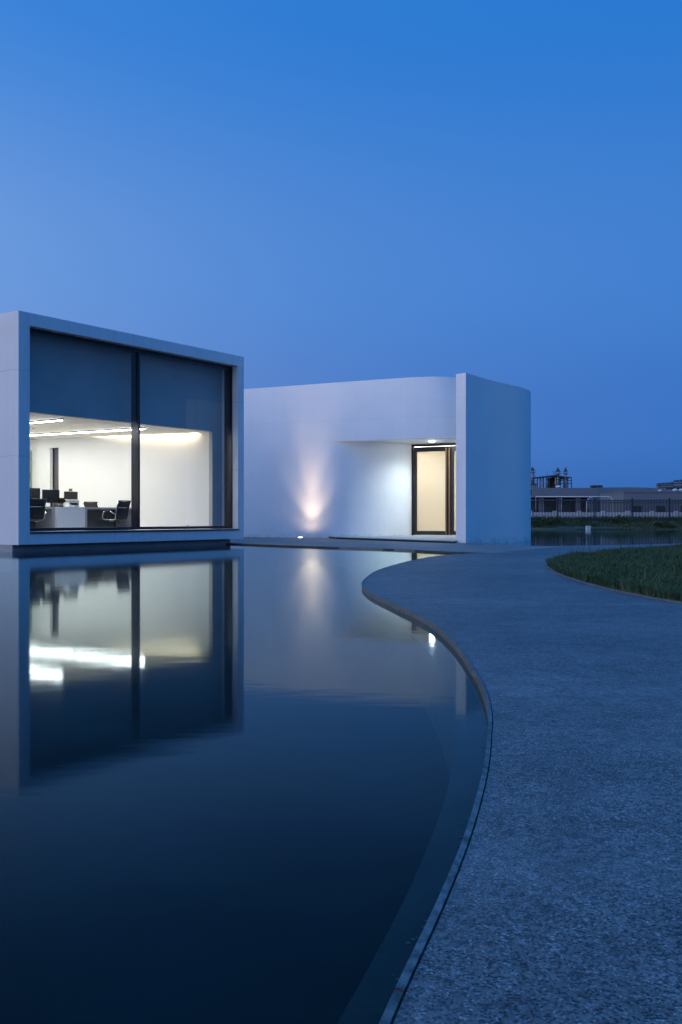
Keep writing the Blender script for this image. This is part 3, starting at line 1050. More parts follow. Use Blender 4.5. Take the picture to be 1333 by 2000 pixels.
# lit vestibule behind the door
vb_ = bmesh.new()
add_box(vb_, -0.05, 2.75, -1.55, -1.45, ZD - 0.03, 3.4)
add_box(vb_, -0.15, -0.05, -1.55, -0.26, ZD - 0.03, 3.4)
add_box(vb_, 2.75, 2.85, -1.55, -0.10, ZD - 0.03, 3.4)
for v in vb_.verts:
    s_, n_, z_ = v.co
    v.co = d0 + dd * s_ + dn * n_ + Vector((0, 0, z_))
bm_obj('vestibule_wall', vb_, M['vestibule'], EB)
vq = d0 + dd * 1.3 + dn * (-0.75) + Vector((0, 0, 3.36))
area('vestibule_lamp', tuple(vq), (0, 0, math.atan2(dd.y, dd.x)), 2.4, 0.9, 660, (1.0, 0.955, 0.88), EB)
dbox('vestibule_ceiling', -0.05, 2.75, -1.45, -0.07, 3.4, 3.45, M['vestibule'], EB)
dbox('vestibule_floor', -0.05, 2.75, -1.45, -0.07, ZD - 0.03, ZD + 0.005, M['vestibule'], EB)

# downlight in the soffit
dl = Vector((3.02, 32.33 - 33, ZS))
bm = bmesh.new()
add_tube(bm, [dl + Vector((0, 0, -0.012)), dl + Vector((0, 0, 0.002))], 0.105, 20)
dlo = bm_obj('downlight', bm, M['plastic_white'], EB)
bm = bmesh.new()
add_tube(bm, [dl + Vector((0, 0, -0.024)), dl + Vector((0, 0, -0.0125))], 0.082, 20)
bm_obj('lens', bm, M['spot_light'], dlo)
ld = bpy.data.lights.new('downlight_lamp', 'SPOT')
ld.energy = 300; ld.color = (0.80, 0.95, 1.0); ld.spot_size = R(150); ld.spot_blend = 1.0; ld.shadow_soft_size = 0.07
lo_ = bpy.data.objects.new('downlight_lamp', ld); lo_.location = dl + Vector((0, 0, -0.06)); link(lo_, EB)

# ground uplight washing the wall
UL = thing('ground_uplight', 'small glowing uplight set in the deck at the foot of the curved wall', 'light', (-1.36, 32.52, Z_PATH - 0.004))
bm = bmesh.new(); add_tube(bm, [(0, 0, -0.02), (0, 0, 0.018)], 0.10, 20); bm_obj('housing', bm, M['sill'], UL)
bm = bmesh.new(); add_tube(bm, [(0, 0, 0.0185), (0, 0, 0.034)], 0.075, 16, radii=[0.075, 0.05]); bm_obj('lens', bm, M['ground_light'], UL)
for nm, en, size, aim in (('uplight_beam', 470, 38, (0.03, 0.02, 1.0)), ('uplight_lobe', 185, 82, (0.03, 0.0, 1.0)), ('uplight_spill', 22, 168, (0.0, 0.0, 1.0))):
    ld = bpy.data.lights.new(nm, 'SPOT')
    ld.energy = en; ld.color = (1.0, 0.73, 0.49); ld.spot_size = R(size); ld.spot_blend = 1.0; ld.shadow_soft_size = 0.10
    lo_ = bpy.data.objects.new(nm, ld); lo_.location = (0.14, 0.03, 0.07)
    lo_.rotation_euler = Vector(aim).normalized().to_track_quat('-Z', 'Y').to_euler(); link(lo_, UL)

# ================================================================== OFFICE FURNITURE (office-local coordinates through in_office)
OM = Matrix.Translation((-6.761, 20.40, 0.0)) @ Matrix.Rotation(TH, 4, 'Z')


def in_office(u, v, z):
    return OM @ Vector((u, v, z))


def othing(name, label, cat, u, v, z, rz=0.0, group=None):
    return thing(name, label, cat, in_office(u, v, z), TH + rz, group)


# linear ceiling lights
def linear_light(label, u0, v0, u1, v1, seg, parts):
    a_ = math.atan2(-(u1 - u0), (v1 - v0))
    t = othing('linear_ceiling_light', label, 'ceiling light', u0, v0, CZ, a_, 'linear lights in the office')
    bm = bmesh.new()
    Ltot = seg * parts
    add_box(bm, -0.03, 0.03, 0.0, Ltot, -0.034, -0.001)
    for k in range(parts + 1):
        add_box(bm, -0.034, 0.034, max(0, k * seg - 0.012), min(Ltot, k * seg + 0.012), -0.037, -0.002) if 0 < k < parts else None
    bm_obj('housing', bm, M['housing'], t)
    for k in range(parts):
        box('diffuser', -0.019, 0.019, k * seg + 0.02, (k + 1) * seg - 0.02, -0.052, -0.0345, M['tube_light'], t)
        area('tube_lamp', (0, (k + 0.5) * seg, -0.060), (0, 0, 0), 0.06, seg - 0.05, 18.5, (1.0, 0.97, 0.92), t)
    return t


linear_light('long row of linked light bars on the office ceiling', 4.71, 1.16, 4.31, 5.28, 1.24, 5)
linear_light('light bar nearest the window, ending left of the long row', 2.04, 1.10, 2.07, 5.0, 1.24, 3)

# desks
def desk(label, u0, u1, v0, v1, closed, group='office desks'):
    t = othing('desk', label, 'desk', u0, v0, FL, 0, group)
    w, d_ = u1 - u0, v1 - v0
    if closed:
        box('cabinet', 0, w, 0, d_, 0.03, 0.722, M['desk_white'], t)
        box('desk_top', -0.004, w + 0.004, -0.006, d_, 0.7225, 0.75, M['desk_white'], t, 0.002)
        box('toe_kick', 0.02, w - 0.02, 0.03, d_ - 0.02, 0.0, 0.03, M['desk_dark'], t)
    else:
        box('desk_top', 0, w, 0, d_, 0.70, 0.75, M['desk_grey'], t, 0.002)
        box('side_panel', 0, 0.075, 0, d_, 0, 0.6998, M['desk_grey'], t)
        box('side_panel', w - 0.075, w, 0, d_, 0, 0.6998, M['desk_grey'], t)
        box('modesty_panel', 0.075, w - 0.075, d_ - 0.12, d_ - 0.10, 0.02, 0.6998, M['desk_dark'], t)
    return t


desk('white closed desk front standing under the printer', 2.584, 3.445, 1.97, 2.72, True)
desk('grey open desk right of the white desk front', 3.452, 5.10, 1.985, 2.72, False)
desk('open desk beneath the black monitors at the window edge', 0.9, 2.578, 2.05, 2.80, False)
desk('rear desk behind the printer carrying the far monitor', 2.9, 4.25, 2.725, 3.42, False)


# chair -----------------------------------------------------------------
def make_chair(label, group):
    t = thing('office_chair', label, 'chair', (0, 0, 0), 0, group)
    # seat and back slings, +y is the front
    def sling(name, prof, hw, m):
        bm = bmesh.new()
        rows = []
        for (y, z) in prof:
            rows.append([bm.verts.new((x, y, z - 0.012 * (1 - (x / hw) ** 2))) for x in np.linspace(-hw, hw, 7)])
        for a_, c_ in zip(rows[:-1], rows[1:]):
            for k in range(6):
                bm.faces.new((a_[k], a_[k + 1], c_[k + 1], c_[k]))
        bmesh.ops.recalc_face_normals(bm, faces=bm.faces[:])
        g = bmesh.ops.solidify(bm, geom=bm.faces[:], thickness=0.012)
        return bm_obj(name, bm, m, t, smooth=False)
    seat = sling('seat', [(0.24, 0.42), (0.20, 0.445), (0.05, 0.437), (-0.12, 0.425), (-0.20, 0.44)], 0.225, M['mesh_black'])
    back_prof = [(-0.205, 0.45), (-0.235, 0.55), (-0.25, 0.66), (-0.275, 0.78), (-0.32, 0.90)]
    bk = sling('backrest', back_prof, 0.215, M['mesh_black'])
    for s in (-1, 1):
        tube('back_rail', [(s * 0.222, y, z) for y, z in [(0.235, 0.43), (0.05, 0.436), (-0.16, 0.432)] + back_prof], 0.012, M['chrome'], t)
    tube('top_bar', [(-0.222, -0.321, 0.905), (0.222, -0.321, 0.905)], 0.013, M['plastic_black'], bk)
    tube('cross_bar', [(-0.222, -0.262, 0.74), (0, -0.30, 0.735), (0.222, -0.262, 0.74)], 0.011, M['chrome'], t)
    tube('seat_bar', [(-0.222, -0.02, 0.41), (0, -0.02, 0.40), (0.222, -0.02, 0.41)], 0.014, M['chrome'], t)
    for s in (-1, 1):
        pts = [(s * 0.225, 0.08, 0.43), (s * 0.285, 0.13, 0.47), (s * 0.30, 0.12, 0.58), (s * 0.295, 0.06, 0.645), (s * 0.29, -0.10, 0.65), (s * 0.28, -0.19, 0.60), (s * 0.228, -0.24, 0.56)]
        pts2 = catmull3(pts)
        arm = tube('armrest', pts2, 0.011, M['chrome'], t)
        tube('arm_pad', [(s * 0.294, 0.07, 0.655), (s * 0.29, -0.11, 0.66)], 0.016, M['plastic_black'], arm)
    tube('gas_lift', [(0, 0, 0.11), (0, 0, 0.27), (0, 0, 0.275), (0, 0, 0.39)], 0.026, M['plastic_black'], t, radii=[0.03, 0.03, 0.018, 0.018])
    bm = bmesh.new()
    add_box(bm, -0.07, 0.07, -0.10, 0.10, 0.37, 0.405)
    bm_obj('mechanism', bm, M['plastic_black'], t)
    bm = bmesh.new()
    tips = []
    for k in range(5):
        a_ = 2 * math.pi * k / 5 + 0.3
        tipp = Vector((0.30 * math.cos(a_), 0.30 * math.sin(a_), 0.075))
        tips.append(tipp)
        add_tube(bm, [(0, 0, 0.115), tuple(tipp)], 0.02, 6, True, radii=[0.026, 0.015])
    bm_obj('star_base', bm, M['plastic_black'], t, smooth=True)
    for tp in tips:
        bm = bmesh.new()
        add_tube(bm, [tp + Vector((-0.022, 0, -0.045)), tp + Vector((0.022, 0, -0.045))], 0.03, 10)
        bm_obj('castor', bm, M['plastic_black'], t)
    return t


def catmull3(pts, per=5):
    P = [Vector(p) for p in pts]
    out = []
    for i in range(len(P) - 1):
        p0 = P[max(i - 1, 0)]; p1 = P[i]; p2 = P[i + 1]; p3 = P[min(i + 2, len(P) - 1)]
        for k in range(per):
            t = k / per
            out.append(0.5 * ((2 * p1) + (-p0 + p2) * t + (2 * p0 - 5 * p1 + 4 * p2 - p3) * t * t + (-p0 + 3 * p1 - 3 * p2 + p3) * t ** 3))
    out.append(P[-1])
    return out


def copy_tree(o, parent=None):
    c = o.copy()
    COL.objects.link(c)
    if parent is not None:
        c.parent = parent
    for ch in list(o.children):
        copy_tree(ch, c)
    return c


G_CH = 'black mesh office chairs round the desks'
chair0 = make_chair('black mesh chair with its back to the window at the open grey desk', G_CH)
bpy.context.view_layer.update()
chair_spots = [
    (3.93, 1.42, 0.10, 'black mesh chair with its back to the window at the open grey desk'),
    (1.28, 1.30, -0.12, 'black mesh chair at the window edge in front of the monitors'),
    (4.70, 2.97, math.pi - 0.15, 'black mesh chair behind the desks, only its top showing'),
]
for i, (u, v, rz, lab) in enumerate(chair_spots):
    o = chair0 if i == 0 else copy_tree(chair0)
    o.location = in_office(u, v, FL)
    o.rotation_euler = (0, 0, TH + rz)
    o['label'] = lab

# monitors
def monitor(label, u, v, z, w, h, rz):
    t = othing('computer_monitor', label, 'monitor', u, v, z, rz, 'monitors on the desks')
    box('casing', -w / 2, w / 2, -0.02, 0.02, 0.10, 0.10 + h, M['plastic_black'], t, 0.004)
    box('screen', -w / 2 + 0.015, w / 2 - 0.015, 0.0202, 0.023, 0.115, 0.085 + h, M['screen'], t)
    box('stand', -0.025, 0.025, -0.035, -0.021, 0.012, 0.26, M['plastic_black'], t)
    box('foot', -0.11, 0.11, -0.12, 0.08, 0.0, 0.012, M['plastic_black'], t, 0.003)
    return t


DT = FL + 0.75
monitor('black monitor cut off by the left edge of the window', 2.28, 2.52, DT, 0.50, 0.36, 0.15)
monitor('black monitor standing between the chair and the printer', 2.82, 2.50, DT, 0.46, 0.33, -0.15)
monitor('black monitor on the rear desk behind the printer', 4.02, 3.20, DT, 0.46, 0.32, 0.1)
# keyboard
kb = othing('keyboard', 'flat black keyboard under the middle monitor', 'keyboard', 2.80, 2.20, DT, 0.1)
box('base', -0.2, 0.2, -0.06, 0.06, 0.0, 0.014, M['plastic_black'], kb, 0.003)
bm = bmesh.new()
for r_ in range(4):
    for c_ in range(14):
        add_box(bm, -0.19 + c_ * 0.0272, -0.19 + c_ * 0.0272 + 0.022, -0.048 + r_ * 0.025, -0.048 + r_ * 0.025 + 0.019, 0.0142, 0.019)
bm_obj('keys', bm, M['plastic_black'], kb)
# printer
pr = othing('printer', 'grey office printer with a sloping black paper tray', 'printer', 3.27, 2.42, DT, 0.12)
box('body', -0.16, 0.24, -0.17, 0.17, 0.0, 0.165, M['plastic_grey'], pr, 0.012)
box('top_lid', -0.155, 0.235, -0.165, 0.165, 0.1655, 0.195, M['plastic_white'], pr, 0.008)
box('output_slot', -0.10, 0.18, -0.174, -0.1695, 0.05, 0.11, M['screen'], pr)
bm = bmesh.new()
add_box(bm, -0.30, -0.162, -0.15, 0.15, 0.02, 0.04)
vs = [bm.verts.new(p) for p in ((-0.165, -0.14, 0.10), (-0.165, 0.14, 0.10), (-0.27, 0.14, 0.23), (-0.27, -0.14, 0.23), (-0.18, -0.14, 0.09), (-0.18, 0.14, 0.09), (-0.285, 0.14, 0.22), (-0.285, -0.14, 0.22))]
for q in ((0, 1, 2, 3), (7, 6, 5, 4), (0, 4, 5, 1), (1, 5, 6, 2), (2, 6, 7, 3), (3, 7, 4, 0)):
    bm.faces.new([vs[i] for i in q])
bm_obj('paper_tray', bm, M['plastic_black'], pr)
# telephone
ph = othing('telephone', 'white desk telephone in front of the printer', 'telephone', 3.06, 2.10, DT, 0.1)
bm = bmesh.new()
vs = [bm.verts.new(p) for p in ((-0.11, -0.09, 0), (0.11, -0.09, 0), (0.11, 0.10, 0), (-0.11, 0.10, 0), (-0.11, -0.09, 0.02), (0.11, -0.09, 0.02), (0.11, 0.10, 0.065), (-0.11, 0.10, 0.065))]
for q in ((0, 3, 2, 1), (4, 5, 6, 7), (0, 1, 5, 4), (1, 2, 6, 5), (2, 3, 7, 6), (3, 0, 4, 7)):
    bm.faces.new([vs[i] for i in q])
bm_obj('base', bm, M['plastic_white'], ph)
tube('handset', catmull3([(-0.085, -0.085, 0.05), (-0.085, -0.05, 0.075), (-0.085, 0.05, 0.095), (-0.085, 0.095, 0.085)]), 0.02, M['plastic_white'], ph)
box('keypad', -0.03, 0.08, -0.05, 0.05, 0.044, 0.048, M['plastic_grey'], ph)
# wall bits
th = othing('wall_thermostat', 'small dark thermostat on the white wall above the printer', 'thermostat', wl(5.35) - 0.0, 5.35, 1.50, ang)
box('base_plate', -0.012, -0.001, -0.09, 0.09, -0.05, 0.09, M['plastic_white'], th)
box('display', -0.018, -0.0125, -0.06, 0.055, 0.0, 0.075, M['desk_dark'], th)
so = othing('wall_socket', 'white socket plate low on the white wall by the window', 'socket', wl(1.62), 1.62, FL + 0.24, ang)
box('plate', -0.012, -0.001, -0.10, 0.10, -0.07, 0.07, M['plastic_white'], so, 0.003)
box('cover', -0.016, -0.0125, -0.07, -0.01, -0.04, 0.04, M['plastic_grey'], so)
sd = othing('smoke_detector', 'round white smoke detector on the office ceiling', 'smoke detector', 3.16, 3.65, CZ)
bm = bmesh.new(); add_tube(bm, [(0, 0, -0.001), (0, 0, -0.02), (0, 0, -0.05)], 0.06, 16, radii=[0.065, 0.065, 0.045]); bm_obj('body', bm, M['plastic_white'], sd, smooth=False)
bm = bmesh.new(); add_tube(bm, [(0, 0, -0.0505), (0, 0, -0.058)], 0.03, 12); bm_obj('sensor', bm, M['plastic_grey'], sd)

# ================================================================== GRASS AND WEEDS
island = [(2.767, 7.888), (2.701, 8.231), (2.651, 8.634), (2.602, 9.267), (2.597, 10.354), (2.622, 11.231), (2.685, 12.048), (2.871, 13.386),
          (2.98, 13.95), (3.317, 15.06), (3.727, 15.967), (4.47, 17.211), (5.265, 18.406), (6.283, 19.78), (7.498, 21.375)]
isl_edge = resample(catmull(island, 5), 0.2)
isl_poly = isl_edge + [(10.5, 24.3), (15, 27.4), (20, 29), (24, 24), (20, 15), (13, 6), (7.5, 3.0), (4.6, 3.6), (3.4, 5.2), (2.92, 7.0)]
isl = prism('grass_bed', isl_poly, Z_PATH - 0.3, Z_PATH + 0.022, M['soil'])
tag(isl, 'raised soil bed of the lawn beside the path', kind='structure')
# pale edging along the bed
near_edge = resample(catmull([(4.6, 3.6), (3.4, 5.2), (2.92, 7.0)] + island, 6), 0.15)
e_out = offset(near_edge, 0.022)
bm = bmesh.new(); r0 = None
for p, q in zip(near_edge, e_out):
    row = [bm.verts.new((p[0], p[1], Z_PATH - 0.1)), bm.verts.new((p[0], p[1], Z_PATH + 0.012)), bm.verts.new((q[0], q[1], Z_PATH + 0.010)), bm.verts.new((q[0], q[1], Z_PATH - 0.1))]
    if r0:
        for a_ in range(4):
            bm.faces.new((r0[a_], r0[(a_ + 1) % 4], row[(a_ + 1) % 4], row[a_]))
    r0 = row
edg = bm_obj('lawn_edging', bm, M['edging'])
tag(edg, 'thin pale edging between lawn and path', kind='structure')


def inside(poly, X, Y):
    P = np.array(poly); n = len(P)
    c = np.zeros(len(X), bool)
    j = n - 1
    for i in range(n):
        xi, yi = P[i]; xj, yj = P[j]
        cond = ((yi > Y) != (yj > Y)) & (X < (xj - xi) * (Y - yi) / (yj - yi + 1e-12) + xi)
        c ^= cond
        j = i
    return c


def vnoise(X, Y, s, seed):
    r_ = np.random.default_rng(seed)
    g = r_.random((64, 64))
    x, y = X * s, Y * s
    xi, yi = np.floor(x).astype(int), np.floor(y).astype(int)
    fx, fy = x - xi, y - yi
    fx = fx * fx * (3 - 2 * fx); fy = fy * fy * (3 - 2 * fy)
    G = lambda a_, b_: g[a_ % 64, b_ % 64]
    return (G(xi, yi) * (1 - fx) + G(xi + 1, yi) * fx) * (1 - fy) + (G(xi, yi + 1) * (1 - fx) + G(xi + 1, yi + 1) * fx) * fy


def blades(name, X, Y, Z, H, Wd, tint, m, lean=0.45, segs=2):
    """Curved tapering blades, two or three quads and a tip each, joined in one mesh."""
    n = len(X)
    a_ = rng.random(n) * 2 * math.pi
    dx, dy = np.cos(a_), np.sin(a_)
    ln = H * lean * (0.3 + rng.random(n))
    la = rng.random(n) * 2 * math.pi
    lx, ly = np.cos(la) * ln, np.sin(la) * ln
    V = np.zeros((n, 5, 3))
    for k, (t, w) in enumerate(((0, 1.0), (0.55, 0.75))):
        cx, cy, cz = X + lx * t * t, Y + ly * t * t, Z + H * t
        V[:, 2 * k] = np.c_[cx - dx * Wd * w / 2, cy - dy * Wd * w / 2, cz]
        V[:, 2 * k + 1] = np.c_[cx + dx * Wd * w / 2, cy + dy * Wd * w / 2, cz]
    V[:, 4] = np.c_[X + lx, Y + ly, Z + H * (1 - 0.25 * (ln / H) ** 2)]
    base = np.arange(n)[:, None] * 5
    quads = base + np.array([[0, 1, 3, 2]])
    tris = base + np.array([[2, 3, 4]])
    me = bpy.data.meshes.new(name)
    me.vertices.add(n * 5)
    me.vertices.foreach_set('co', V.reshape(-1))
    loops = np.concatenate([quads.reshape(-1), tris.reshape(-1)])
    me.loops.add(len(loops))
    me.loops.foreach_set('vertex_index', loops.astype(np.int32))
    starts = np.concatenate([np.arange(n) * 4, n * 4 + np.arange(n) * 3])
    me.polygons.add(2 * n)
    me.polygons.foreach_set('loop_start', starts.astype(np.int32))
    me.update(calc_edges=True)
    at = me.attributes.new('tint', 'FLOAT', 'POINT')
    at.data.foreach_set('value', np.repeat(tint, 5).astype(np.float32))
    me.materials.append(m)
    return link(bpy.data.objects.new(name, me))


def lawn():
    n = 380000
    # denser close to the path's edge where the blades show largest
    Y = 4.0 + 24.0 * rng.random(n) ** 1.25
    X = 2.4 + 13.0 * rng.random(n) ** 1.5
    k = inside(isl_poly, X, Y)
    X, Y = X[k], Y[k]
    E_ = np.array(resample(near_edge, 0.004)); E_ = E_[rng.random(len(E_)) < 0.75]
    out_n = np.array(offset([tuple(q) for q in E_], 1.0)) - E_
    E_ = E_ + out_n * (rng.random(len(E_)) ** 2 * 0.028 * (0.3 + 1.4 * vnoise(E_[:, 0], E_[:, 1], 2.3, 77)) - 0.012)[:, None]
    X = np.r_[X, E_[:, 0]]; Y = np.r_[Y, E_[:, 1]]
    # keep what lies near the part of the bed in view
    k = (X / Y) < 0.85
    X, Y = X[k], Y[k]
    n = len(X)
    c = vnoise(X, Y, 1.6, 3)
    c2 = vnoise(X, Y, 5.0, 4)
    H = 0.045 + 0.07 * c + 0.05 * c2 * rng.random(n)
    tall = rng.random(n) < 0.03
    H = np.where(tall, H + 0.10 * rng.random(n), H)
    Wd = 0.005 + 0.006 * rng.random(n)
    tint = np.clip(0.55 * c2 + 0.3 * rng.random(n) + 0.1 * c, 0, 0.84)
    dryp = (rng.random(n) < 0.05 + 0.12 * (vnoise(X, Y, 0.8, 9) > 0.68))
    tint = np.where(dryp, 0.97, tint)
    o = blades('grass', X, Y, np.full(n, Z_PATH + 0.018), H, Wd, tint, M['grass'], 0.7)
    # blades leaning out over the edging
    tag(o, 'unmown dark grass of the lawn beside the path', 'grass', kind='stuff')


lawn()


def broad_leaves():
    """Clover and plantain leaves between the blades: small tilted rhombs."""
    n = 26000
    Y = 6.5 + 20.0 * rng.random(n) ** 1.3
    X = 2.4 + 12.0 * rng.random(n) ** 1.4
    k = inside(isl_poly, X, Y) & ((X / Y) < 0.5) & (vnoise(X, Y, 1.1, 21) > 0.42)
    X, Y = X[k], Y[k]; n = len(X)
    a_ = rng.random(n) * 6.283
    L_ = 0.018 + 0.03 * rng.random(n)
    wx, wy = np.cos(a_), np.sin(a_)
    tilt = 0.2 + 0.7 * rng.random(n)
    Z = Z_PATH + 0.04 + 0.07 * rng.random(n)
    V = np.zeros((n, 4, 3))
    V[:, 0] = np.c_[X, Y, Z]
    V[:, 1] = np.c_[X + wx * L_ * .5 - wy * L_ * .35, Y + wy * L_ * .5 + wx * L_ * .35, Z + L_ * .5 * tilt]
    V[:, 2] = np.c_[X + wx * L_, Y + wy * L_, Z + L_ * .7 * tilt]
    V[:, 3] = np.c_[X + wx * L_ * .5 + wy * L_ * .35, Y + wy * L_ * .5 - wx * L_ * .35, Z + L_ * .5 * tilt]
    me = bpy.data.meshes.new('clover_leaves')
    me.from_pydata(V.reshape(-1, 3).tolist(), [], (np.arange(n)[:, None] * 4 + np.arange(4)[None]).tolist())
    at = me.attributes.new('tint', 'FLOAT', 'POINT')
    at.data.foreach_set('value', np.repeat(rng.random(n) * 0.8, 4).astype(np.float32))
    me.materials.append(M['weed'])
    o = link(bpy.data.objects.new('ground_cover', me))
    tag(o, 'low broad leaved weeds among the grass', 'ground cover', kind='stuff')


broad_leaves()


def make_weed(h, n_leaf, seed):
    r_ = random.Random(seed)
    t = empty('tall_weed')
    bend = (r_.uniform(-.15, .15) * h, r_.uniform(-.15, .15) * h)
    st = [(0, 0, -0.02), (bend[0] * .25, bend[1] * .25, h * .5), (bend[0], bend[1], h)]
    bm = bmesh.new()
    add_tube(bm, st, 0.004, 5, True, radii=[0.004, 0.003, 0.0015])
    for k in range(3):
        z = h * r_.uniform(.4, .8); a_ = r_.random() * 6.28; l_ = h * r_.uniform(.12, .3)
        p = Vector((bend[0] * (z / h) ** 2, bend[1] * (z / h) ** 2, z))
        add_tube(bm, [p, p + Vector((math.cos(a_) * l_ * .6, math.sin(a_) * l_ * .6, l_))], 0.0015, 4)
    stem_o = bm_obj('stem', bm, M['weed'], t)
    bm = bmesh.new()
    for k in range(n_leaf):
        z = h * (0.08 + 0.9 * r_.random()); q = z / h
        a_ = r_.random() * 6.28; L_ = h * r_.uniform(.08, .2) * (1.2 - .7 * q)
        c = Vector((bend[0] * q * q, bend[1] * q * q, z)); d_ = Vector((math.cos(a_), math.sin(a_), r_.uniform(-.1, .7)))
        s_ = Vector((-math.sin(a_), math.cos(a_), 0)) * L_ * .2
        vs = [bm.verts.new(c), bm.verts.new(c + d_ * L_ * .5 + s_), bm.verts.new(c + d_ * L_), bm.verts.new(c + d_ * L_ * .5 - s_)]
        bm.faces.new(vs)
    lv_ = bm_obj('leaves', bm, M['weed'], t)
    for o_ in (stem_o, lv_):
        at = o_.data.attributes.new('tint', 'FLOAT', 'POINT')
        at.data.foreach_set('value', np.full(len(o_.data.vertices), 0.35 + 0.3 * r_.random(), np.float32))
    return t


weed_protos = [make_weed(0.26, 26, 1), make_weed(0.20, 18, 2), make_weed(0.32, 34, 5)]
bpy.context.view_layer.update()
weed_spots = [(3.05, 13.9), (3.32, 14.8), (3.1, 13.2), (4.1, 16.45), (4.25, 16.6), (4.55, 17.2), (5.2, 18.1), (5.45, 18.4), (6.2, 19.5), (6.9, 20.3), (3.6, 15.3), (4.9, 17.5),
              (2.75, 11.2), (3.0, 10.4), (3.4, 11.6), (2.95, 9.0), (3.3, 9.6), (7.4, 21.0)]
first = {0: True, 1: True, 2: True}
for i, (x, y) in enumerate(weed_spots):
    k = 2 if i in (9,) else i % 2 if i % 5 else 1
    o = weed_protos[k] if first[k] else copy_tree(weed_protos[k])
    first[k] = False
    o.location = (x, y, Z_PATH + 0.02)
    o.rotation_euler = (0, 0, random.random() * 6.28)
    s_ = random.uniform(.75, 1.15)
    o.scale = (s_, s_, s_)
    where = 'tip' if y < 14.9 and i in (0, 1, 2) else ('front' if i in (12, 13, 14, 15, 16) else 'back')
    lab = {'tip': 'thin tall weed at the pointed end of the lawn', 'front': 'thin weed standing among the grass of the lawn near the path',
           'back': 'thin tall weed along the back edge of the lawn'}[where]
    tag(o, lab, 'weed', 'tall weeds, ' + where + ' of the lawn')


def bank():
    n = 60000
    X = 8.0 + 34.0 * rng.random(n)
    Y = 57.0 + 5.5 * rng.random(n)
    prof_y = [p[0] for p in prof]; prof_z = [p[1] for p in prof]
    Z = np.interp(Y, prof_y, prof_z) - 0.02
    c = vnoise(X, Y, 0.55, 31); c2 = vnoise(X, Y, 1.7, 32)
    edge = np.clip((Y - 57.0) / 1.2, 0.25, 1)
    H = (0.07 + 0.34 * c * c2 + 0.09 * c2) * edge
    Wd = 0.012 + 0.022 * rng.random(n)
    tint = np.clip(0.6 * c2 + 0.3 * rng.random(n), 0, .84)
    tint = np.where(rng.random(n) < 0.05 + 0.4 * (vnoise(X, Y, 0.5, 33) > 0.72), 0.97, tint)
    o = blades('bank_grass', X, Y, Z, H, Wd, tint, M['bank_grass'], 0.8)
    tag(o, 'shaggy dark grass on the far bank below the fence', 'grass', kind='stuff')
    # rough growth between the fence and the white wall
    n = 26000
    X = 8.0 + 50.0 * rng.random(n); Y = 62.5 + 24 * rng.random(n)
    c = vnoise(X, Y, 0.4, 41)
    o = blades('rough_grass', X, Y, np.full(n, 0.37), 0.25 + 0.5 * c * rng.random(n), 0.03 + 0.04 * rng.random(n), np.clip(c * .5 + .3 * rng.random(n), 0, .84), M['bank_grass'], 0.7)
    tag(o, 'rough grass growing behind the black fence', 'grass', kind='stuff')


bank()


def bush(label, x, y, z, r_, h, seed, n=900):
    rg = np.random.default_rng(seed)
    t = thing('bank_bush', label, 'bush', (x, y, z), 0, 'low bushes on the far bank')
    th_ = rg.random(n) * 6.283; ph_ = np.arccos(rg.random(n)); rr = (0.45 + 0.55 * rg.random(n)) * (0.8 + 0.35 * np.sin(3 * th_ + seed))
    P = np.c_[r_ * rr * np.sin(ph_) * np.cos(th_), r_ * .7 * rr * np.sin(ph_) * np.sin(th_), h * rr * np.cos(ph_)]
    L_ = 0.05 + 0.05 * rg.random(n)
    D1 = rg.normal(size=(n, 3)); D1 /= np.linalg.norm(D1, axis=1)[:, None]
    D2 = np.cross(D1, rg.normal(size=(n, 3))); D2 /= np.linalg.norm(D2, axis=1)[:, None]
    V = np.stack([P - D1 * L_[:, None], P + D2 * L_[:, None] * .45, P + D1 * L_[:, None], P - D2 * L_[:, None] * .45], 1)
    me = bpy.data.meshes.new('foliage'); me.from_pydata(V.reshape(-1, 3).tolist(), [], (np.arange(n)[:, None] * 4 + np.arange(4)[None]).tolist())
    at = me.attributes.new('tint', 'FLOAT', 'POINT'); at.data.foreach_set('value', np.repeat(rg.random(n) * .8, 4).astype(np.float32))
    me.materials.append(M['bank_grass'])
    link(bpy.data.objects.new('foliage', me), t)
    bm = bmesh.new()
    for k in range(6):
        a_ = k * 1.05 + seed
        add_tube(bm, [(0, 0, -0.05), (math.cos(a_) * r_ * .5, math.sin(a_) * r_ * .3, h * .7)], 0.008, 4)
    so_ = bm_obj('stem', bm, M['soil'], t)
    return t


bush('low bush on the bank just right of the white wall end', 11.9, 58.4, 0.18, 0.8, 0.42, 1)
bush('pale bush before the fence left of the second post', 13.0, 59.2, 0.25, 0.55, 0.45, 2)
bush('broad bush on the bank above the pale block', 17.2, 59.8, 0.30, 0.9, 0.55, 3)
bush('dark bush at the waterline below the third fence post', 19.2, 57.9, 0.1, 0.7, 0.4, 4)
bush('dark bush at the waterline near the right edge', 21.2, 57.8, 0.1, 0.8, 0.38, 5)

# pale block at the waterline
blk = box('concrete_block', -0.125, 0.125, -0.1, 0.1, -0.12, 0.24, M['pipe'], None, 0.01)
blk.location = (14.42, 56.75, 0.0)
blk.rotation_euler = (0, 0, 0.1)
tag(blk, 'pale square concrete block at the far waterline', 'block')
# its grey base stone so it does not float
base_st = box('base_stone', -0.16, 0.16, -0.14, 0.14, -0.5, -0.10, M['footing'], blk)

